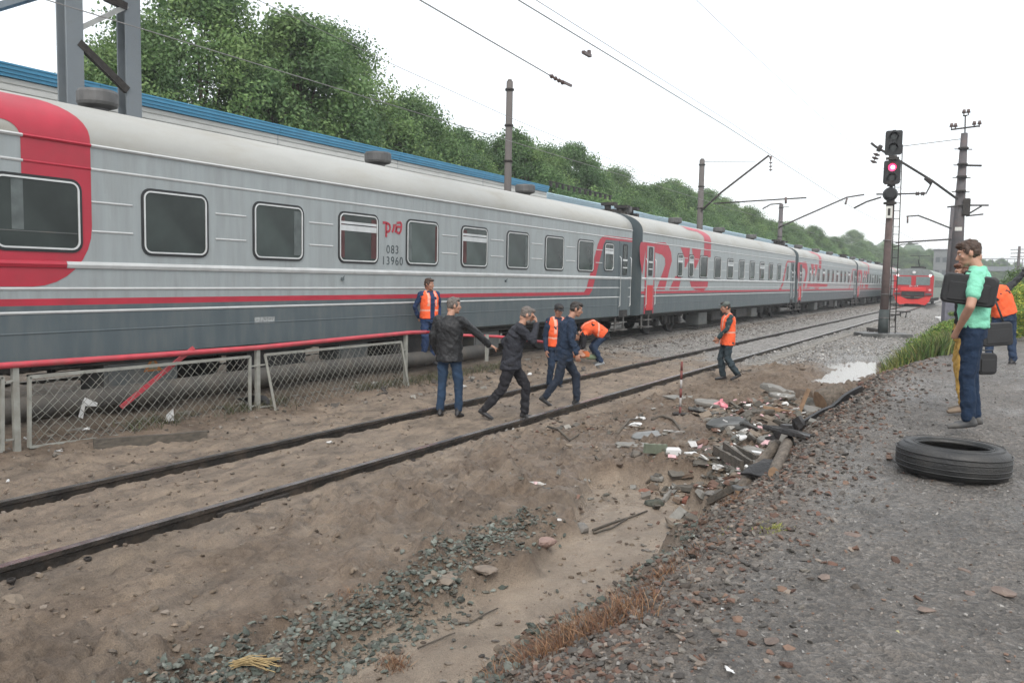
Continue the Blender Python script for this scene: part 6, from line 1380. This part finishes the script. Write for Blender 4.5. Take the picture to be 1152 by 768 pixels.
# bottle
bt = place(602, 541); t = thing('plastic_bottle', 'clear plastic bottle lying on the mud beside the near rail', 'bottle', (bt.x, bt.y, bt.z+.04), R(32))
b = MB(); t.scale = (.8, .8, .8); b.lathe([(0, -.13), (.034, -.128), (.038, -.11), (.036, -.04), (.038, -.03), (.036, .03), (.037, .06), (.02, .10), (.013, .115), (.013, .13), (0, .13)], 18, M=Matrix.Rotation(R(90), 4, 'Y')); b.build('bottle_body', mat('bottle_plastic', (.38, .38, .36), .15, nvar=.15, nscale=15, dirt=(.3, .22, .16), dscale=10), t)
b = MB(); b.cyl((.128, 0, 0), (.145, 0, 0), .016, n=12); b.build('cap', mat('cap_blue', (.4, .42, .45), .4), t); b = MB(); b.lathe([(.0375, -.02), (.0385, -.02), (.0385, .03), (.0375, .03)], 18, M=Matrix.Rotation(R(90), 4, 'Y')); b.build('label_sleeve', mat('label_pink', (.5, .36, .36), .5, nvar=.3, nscale=20), t)
shard('flat_stone', 'thin grey flake just below the plastic bottle', 'stone', 618, 543, .09, M_SLABD, .025, 20, (8, 0), 75, .0, 6, .4)
# striped stake
s0 = place(765, 464); t = thing('striped_stake', 'red and white striped metal stake standing in the mud', 'stake', s0, 0); Hs = 60/900*((s0-CAM).dot(CF))*1.02; b = MB()
for k in range(6): b = MB(); b.cyl((0, 0, Hs*k/6), (0, 0, Hs*(k+1)/6-.001), .019, n=8); b.build('stripe', mat('stake_red', (.15, .045, .04), .7, nvar=.3) if k % 2 == 0 or k > 3 else mat('stake_white', (.36, .34, .33), .7, nvar=.3), t)
b = MB(); b.box((0, 0, .03), (.20, .14, .02)); b.build('foot', M_IRON, t)
# planks, sticks, wires
plank('wooden_beam', 'dark wooden beam lying in front of the chain link fence', 'beam', (105, 499), (232, 482), .13, .07, M_WOOD)
def stick(label, pts, r, m_=M_WOOD, lift=.015, name='stick'):
    P = [place(*q)+Vector((0, 0, lift)) for q in pts]; b = MB(); b.tube(P, [r*(1-.5*i/len(P)) for i in range(len(P))], 6); return tag(b.build(name, m_), label, 'stick')
stick('long thin stick pointing from the grey lump over the sand', [(667, 597), (690, 589), (715, 581), (728, 577)], .012); stick('second thin stick lying along the first on the sand', [(668, 601), (688, 594), (706, 586)], .010)
stick('curved dark root by the striped stake', [(733, 470), (745, 471), (757, 477), (768, 486), (786, 492)], .022); stick('branch lying on the mud beside the near rail', [(616, 482), (628, 488), (641, 495), (656, 486)], .02)
stick('thin dark twig on the smooth mud at the bottom', [(470, 731), (490, 723), (505, 716), (512, 714)], .006); stick('bent twig on the mud above the thin dark twig', [(517, 703), (530, 702), (545, 694), (560, 686)], .007)
stick('short stick on the sand behind the walking worker', [(828, 419), (845, 419)], .02); stick('brown stick on the mud left of the striped stake', [(694, 486), (708, 481), (722, 477)], .02)
# white litter near the fence and on the path
for px, py, s, lb in ((28, 497, .06, 'white scrap by the leftmost fence post'), (66, 507, .055, 'white scrap in front of the first fence panel'), (96, 493, .06, 'grey white bag behind the first fence panel'), (371, 502, .05, 'white crumpled paper between the two rails'), (375, 425, .09, 'white rag behind the second fence panel'), (426, 427, .11, 'pale plastic bundle at the right end of the second fence panel'), (402, 425, .07, 'small pale rag left of the plastic bundle'), (380, 443, .05, 'white scrap at the foot of the second fence panel'), (9, 541, .03, 'tiny white chip left of the far rail'), (522, 433, .09, 'white lump behind the man in the black jacket'), (597, 417, .08, 'white plastic between the striding man and the navy man'), (1137, 371, .14, 'white bag in the weeds at the right edge'), (1056, 362, .35, 'white bundle beside the relay cabinet')):
    crumple('litter', lb, 'litter', px, py, s, M_PLA, int(px), .7, 1.4, px)
c_ = lp(93, 452, -9.05); b = MB(); b.add([(0, 0, 0), (.0, .03, .05), (.02, .17, -.03), (.02, .16, -.07), (-.0, .03, -.05), (-.02, .01, -.20), (-.01, -.05, -.17)], [(0, 1, 2), (0, 2, 3), (0, 3, 4), (0, 4, 5), (0, 5, 6)]); b.add([(-.004+v[0]*1, v[1], v[2]) for v in b.v[:7]], [(2, 1, 0), (3, 2, 0), (4, 3, 0), (5, 4, 0), (6, 5, 0)]); o = b.build('hanging_rag', M_PLA, loc=c_); tag(o, 'white rag caught in the first fence panel', 'rag')
c_ = lp(187, 467, -9.05); b = MB(); b.add([(0, 0, 0), (0, .04, .03), (.01, .10, .08), (.02, .10, -.08), (.0, .0, -.08)], [(0, 1, 2, 3, 4)]); b.add([(-.004+v[0], v[1], v[2]) for v in b.v[:5]], [(4, 3, 2, 1, 0)]); o = b.build('hanging_rag', M_PLA, loc=c_); tag(o, 'small white rag at the foot of the first fence panel', 'rag')
for px, py, s, lb in ((822, 749, .02, 'small white stick of litter at the lower middle of the path'), (1010, 701, .014, 'pale yellow leaf lying alone on the grey path'), (812, 697, .012, 'small white chip on the gravel near the bottom')):
    o = crumple('litter', lb, 'litter', px, py, s, M_PLA if 'yellow' not in lb else mat('leaf_yellow', (.5, .48, .22), .6), int(px), .3, 2.2 if px == 822 else 1.3, -30)
for px, py, s, lb, sd in ((1128, 664, .05, 'flat pink brown stone near the right edge of the path', 81), (1042, 680, .03, 'small brown stone in the middle of the path', 82), (927, 643, .032, 'flat pinkish stone left on the path', 83), (1092, 663, .025, 'small red brown chip left of the flat pink stone', 84), (958, 584, .045, 'long pale stone on the path below the tyre', 85), (867, 716, .03, 'dull brown stone at the lower left of the path', 86), (1085, 630, .03, 'flat brown chip in the middle right of the path', 87)):
    rock('stone', lb, px, py, s, (.17, .13, .11) if sd != 86 else (.13, .10, .085), .3, sd, seed=sd, elong=1.5)
p = gp(1070, 364, -.1); 
# ------------------------------------------------------------------ vegetation
def blades(name, xs, ys, hgt, pal, label, w=.010, lean=.35, seed=1, seg=2, mname='grass'):
    rs = np.random.RandomState(seed); n = len(xs); zs = height(xs, ys)-.02; a = rs.uniform(0, 6.28, n); h = hgt*rs.uniform(.5, 1.2, n); l = lean*rs.uniform(.1, 1.3, n)*h; wd = w*rs.uniform(.6, 1.3, n)
    dx, dy = np.cos(a), np.sin(a); px_, py_ = -dy, dx; b0 = rs.uniform(0, 6.28, n); lx, ly = np.cos(b0)*l, np.sin(b0)*l
    rows = []
    for k, (t, wf) in enumerate(((0, 1), (.5, .8), (1, .08))):
        cx, cy, cz = xs+lx*t*t, ys+ly*t*t, zs+h*t*(1-.15*t); rows += [np.stack([cx+dx*wd*wf, cy+dy*wd*wf, cz], 1), np.stack([cx-dx*wd*wf, cy-dy*wd*wf, cz], 1)]
    V = np.stack(rows, 1).reshape(-1, 3); F = (np.array([[0, 1, 3, 2], [2, 3, 5, 4]])[None]+(np.arange(n)*6)[:, None, None]).reshape(-1, 4); c = np.array(pal)[rs.randint(0, len(pal), n)]*rs.uniform(.75, 1.3, (n, 1))
    o = link(name, np_mesh(name, V, F, attr_mat(mname, .6, 0, trans=.2, nvar=.08), col=np.repeat(c, 2, 0))); return tag(o, label, kind='stuff')
rs = np.random.RandomState(5); GP_ = [(.075, .125, .035), (.095, .16, .045), (.13, .20, .06), (.055, .09, .03), (.20, .23, .08), (.15, .14, .07)]
def bank_pts(n, y0, y1, rs, x0=-1.75, x1=.15):
    ys = rs.uniform(y0, y1, n); u = rs.uniform(0, 1, n); xs = x0+u*(np.maximum(edge_x(ys)+x1, x0+.1)-x0); return xs, ys
xs, ys = bank_pts(24000, 16.3, 40, rs, -1.85, -.12); k = fbm(xs*1.2, ys*.6, 3)+(ys-16.3)*.3 > -.05; blades('grass', xs[k], ys[k], .52, GP_, 'tall green grass growing on the bank beyond the path', .012, .5, 5)
cs = []
for k in range(150): y = rs.uniform(17.3, 40); x = rs.uniform(-1.5, edge_x(y)-.2); cs.append((x, y, hz(x, y)+rs.uniform(.12, .45+.03*(y-17)), rs.uniform(.13, .30)))
leaf_blob('weeds', cs, 52000, .030, [(.11, .20, .045), (.16, .27, .06), (.08, .14, .035), (.21, .30, .07), (.27, .30, .08)], 'leafy weeds among the grass on the bank', seed=12)
xs, ys = bank_pts(7000, 17, 38, rs, -1.8, -.1); blades('dry_grass', xs, ys, .50, [(.26, .27, .08), (.33, .30, .11), (.22, .25, .07)], 'yellowed grass stems mixed into the bank grass', .008, .6, 25)
cs = []
for k in range(130): y = rs.uniform(21.5, 42); x = .04*y+rs.uniform(-.45, 1.6); cs.append((x, y, hz(x, y)+rs.uniform(.2, 1.15+.02*(y-24)), rs.uniform(.2, .42)))
leaf_blob('tall_weeds', cs, 62000, .036, [(.16, .26, .06), (.24, .34, .07), (.38, .42, .08), (.12, .20, .05), (.48, .46, .10)], 'tall yellow green weeds in flower at the right edge behind the people', seed=13)
xs = rs.uniform(-.6, 3, 9000)+.0; ys = rs.uniform(24, 44, 9000); xs = xs+.03*ys; blades('tall_grass', xs, ys, .9, GP_+[(.28, .3, .08)], 'tall grass among the flowering weeds at the right edge', .014, .4, 6)
cs = []
for k in range(50): y = rs.uniform(44, 120); x = .02*y+rs.uniform(-.5, 5); cs.append((x, y, hz(x, y)+rs.uniform(.3, 2.2), rs.uniform(.5, 1.0)))
leaf_blob('distant_bushes', cs, 26000, .08, PG+[(.15, .22, .06)], 'low green bushes beyond the people at the right edge', seed=14)
# dry reddish plants on the slope, straw, moss
def tuft(name, label, cat, px, py, n, h, w, pal, seed, lean=.9, spread=.1):
    rs = np.random.RandomState(seed); p = place(px, py); xs = p.x+rs.normal(0, spread, n); ys = p.y+rs.normal(0, spread, n); o = blades(name, xs, ys, h, pal, label, w, lean, seed); o['kind'] = 'stuff'; return o
PR = [(.19, .095, .055), (.25, .14, .075), (.13, .07, .045), (.30, .19, .11), (.10, .06, .04)]
for i, (px, py, n, sp_) in enumerate(((600, 752, 520, .10), (640, 742, 520, .12), (690, 735, 520, .12), (620, 768, 420, .10), (720, 700, 200, .10), (560, 765, 160, .07), (770, 660, 140, .09), (715, 640, 160, .04), (745, 690, 160, .04), (660, 705, 120, .04), (820, 605, 140, .05), (445, 748, 260, .045), (392, 668, 90, .05))):
    tuft('dry_plants', 'dry rust coloured stalks on the stones', None, px, py, n, .12 if i < 4 else .07, .0024, PR, 300+i, 1.1, sp_)
tuft('moss', 'yellow green moss tuft on the slope gravel', None, 868, 612, 500, .035, .004, [(.22, .24, .05), (.30, .30, .08)], 320, .8, .045); tuft('moss', 'yellow moss tuft on the slope gravel below the first', None, 817, 632, 200, .03, .004, [(.30, .26, .06), (.20, .2, .05)], 321, .8, .03)
pst = place(262, 752); b = MB(); rs = np.random.RandomState(8)
for k in range(34): a = R(38)+rs.normal(0, .16); L_ = rs.uniform(.14, .26); z = rs.uniform(.0, .03); b.tube([(rs.normal(0, .012), rs.normal(0, .012), .012+z), (math.cos(a)*L_*.5, math.sin(a)*L_*.5, .03+z), (math.cos(a)*L_, math.sin(a)*L_, .012+rs.uniform(0, .03))], .0024, 4, False)
o = b.build('straw_bundle', mat('straw', (.34, .25, .12), .8, nvar=.2), loc=pst); tag(o, 'bundle of pale dry straw lying on the mud at the bottom', 'straw')
# weeds and dirt along the fence foot
xs = rs.normal(-9.15, .14, 3600); ys = rs.uniform(6, 15.5, 3600); k = (fbm(xs*1.3+4, ys*1.1, 3) > -.08) | (ys > 11); blades('fence_weeds', xs[k], ys[k], .16, [(.10, .10, .06), (.13, .12, .08), (.09, .11, .05), (.16, .14, .10), (.07, .065, .05)], 'grey dusty weeds along the foot of the fence', .006, .9, 22)
t = thing('dark_bag', 'black heap of rubbish beside the middle fence post', 'rubbish', (0, 0, 0)); bpy.data.objects.remove(t)
crumple('rubbish_sack', 'black crumpled sack under the middle fence post', 'sack', 285, 462, .20, M_TAR, 91, .8, 1.5, 80)
crumple('dirt_clump', 'yellow brown clump of dry plants behind the second fence panel', 'dry plants', 314, 444, .07, mat('clump_yellow', (.30, .24, .10), .9, nvar=.4, nscale=20), 92, .8, 1.2, 10)

# the heap: many small broken slabs, stones and chips between the pieces named above
def chunks(name, n, pts, spread, lo, hi, pal, label, seed, zf=.5, lift=.0):
    rs = np.random.RandomState(seed); P = np.array(xy([gp(*q, -.1) for q in pts])); i = rs.randint(0, len(P), n); xs = P[i, 0]+rs.normal(0, spread, n); ys = P[i, 1]+rs.normal(0, spread*2.0, n)
    base = np.array([(-1, -1, -1), (1, -1, -1), (1, 1, -1), (-1, 1, -1), (-1, -1, 1), (1, -1, 1), (1, 1, 1), (-1, 1, 1)], float); F = np.array([(3, 2, 1, 0), (4, 5, 6, 7), (0, 1, 5, 4), (1, 2, 6, 5), (2, 3, 7, 6), (3, 0, 4, 7)])
    s_ = lo+(hi-lo)*rs.uniform(0, 1, n)**2; v = base[None]*rs.uniform(.55, 1.1, (n, 8, 1))*np.stack([s_, s_*rs.uniform(.35, .9, n), s_*rs.uniform(.12, zf, n)], 1)[:, None, :]
    R3 = []
    for k in range(n): R3.append(np.array((Matrix.Rotation(rs.uniform(0, 6.28), 3, 'Z') @ Matrix.Rotation(rs.normal(0, .35), 3, 'X') @ Matrix.Rotation(rs.normal(0, .35), 3, 'Y'))))
    v = np.einsum('nij,nkj->nki', np.array(R3), v); v[..., 0] += xs[:, None]; v[..., 1] += ys[:, None]; v[..., 2] += (height(xs, ys)+s_*.18+lift*rs.uniform(0, 1, n))[:, None]
    c = np.array(pal)[rs.randint(0, len(pal), n)]*rs.uniform(.75, 1.25, (n, 1))
    o = link(name, np_mesh(name, v.reshape(-1, 3), (F[None]+(np.arange(n)*8)[:, None, None]).reshape(-1, 4), attr_mat('stones'), col=np.repeat(c, 6, 0))); tag(o, label, kind='stuff')
HP = [(800, 470), (820, 478), (845, 470), (865, 462), (885, 465), (905, 470), (830, 492), (850, 500), (815, 505), (835, 515), (855, 520), (870, 515), (820, 530), (840, 540), (860, 540), (800, 545), (815, 555), (835, 560), (790, 535), (775, 530), (880, 490), (895, 480)]
PH = [(.17, .165, .15), (.12, .11, .095), (.09, .082, .07), (.16, .13, .10), (.12, .088, .065), (.22, .21, .19), (.10, .095, .08), (.15, .09, .068), (.14, .115, .09)]
chunks('rubble_heap', 1500, HP, .22, .015, .10, PH, 'broken slabs, stones and splinters making up the rubbish heap', 401, .32, .02)
chunks('white_scraps', 150, HP, .14, .015, .06, [(.6, .6, .58), (.5, .5, .49), (.62, .4, .42)], 'small white scraps of plastic and foam strewn through the heap', 402, .2, .12)
chunks('mud_debris', 420, [(640, 480), (690, 490), (700, 515), (660, 500), (610, 490), (590, 500), (720, 470), (740, 510), (760, 520), (680, 540)], .35, .012, .05, PH, 'small broken pieces on the mud between the near rail and the heap', 403, .4)
chunks('siding_debris', 260, [(540, 420), (580, 425), (600, 430), (520, 430), (700, 395), (720, 392), (690, 400), (740, 390), (640, 415), (480, 440), (430, 450)], .5, .02, .09, [(.10, .09, .08), (.14, .12, .10), (.2, .19, .17), (.07, .065, .06)], 'dark clods and scraps on the ground between the two tracks', 404, .5)
# ------------------------------------------------------------------ humid air over the line
hm_ = bpy.data.materials.new('haze_air'); hm_.use_nodes = True; hn = hm_.node_tree; hn.nodes.clear()
pv_ = hn.nodes.new('ShaderNodeVolumePrincipled'); pv_.inputs['Color'].default_value = (.93, .97, 1, 1); pv_.inputs['Density'].default_value = .0009; pv_.inputs['Anisotropy'].default_value = 0.0
ho = hn.nodes.new('ShaderNodeOutputMaterial'); hn.links.new(pv_.outputs[0], ho.inputs['Volume'])
mb = MB(); mb.box((0, 550, 13.5), (3200, 4200, 35)); o = mb.build('haze', hm_); tag(o, kind='stuff')
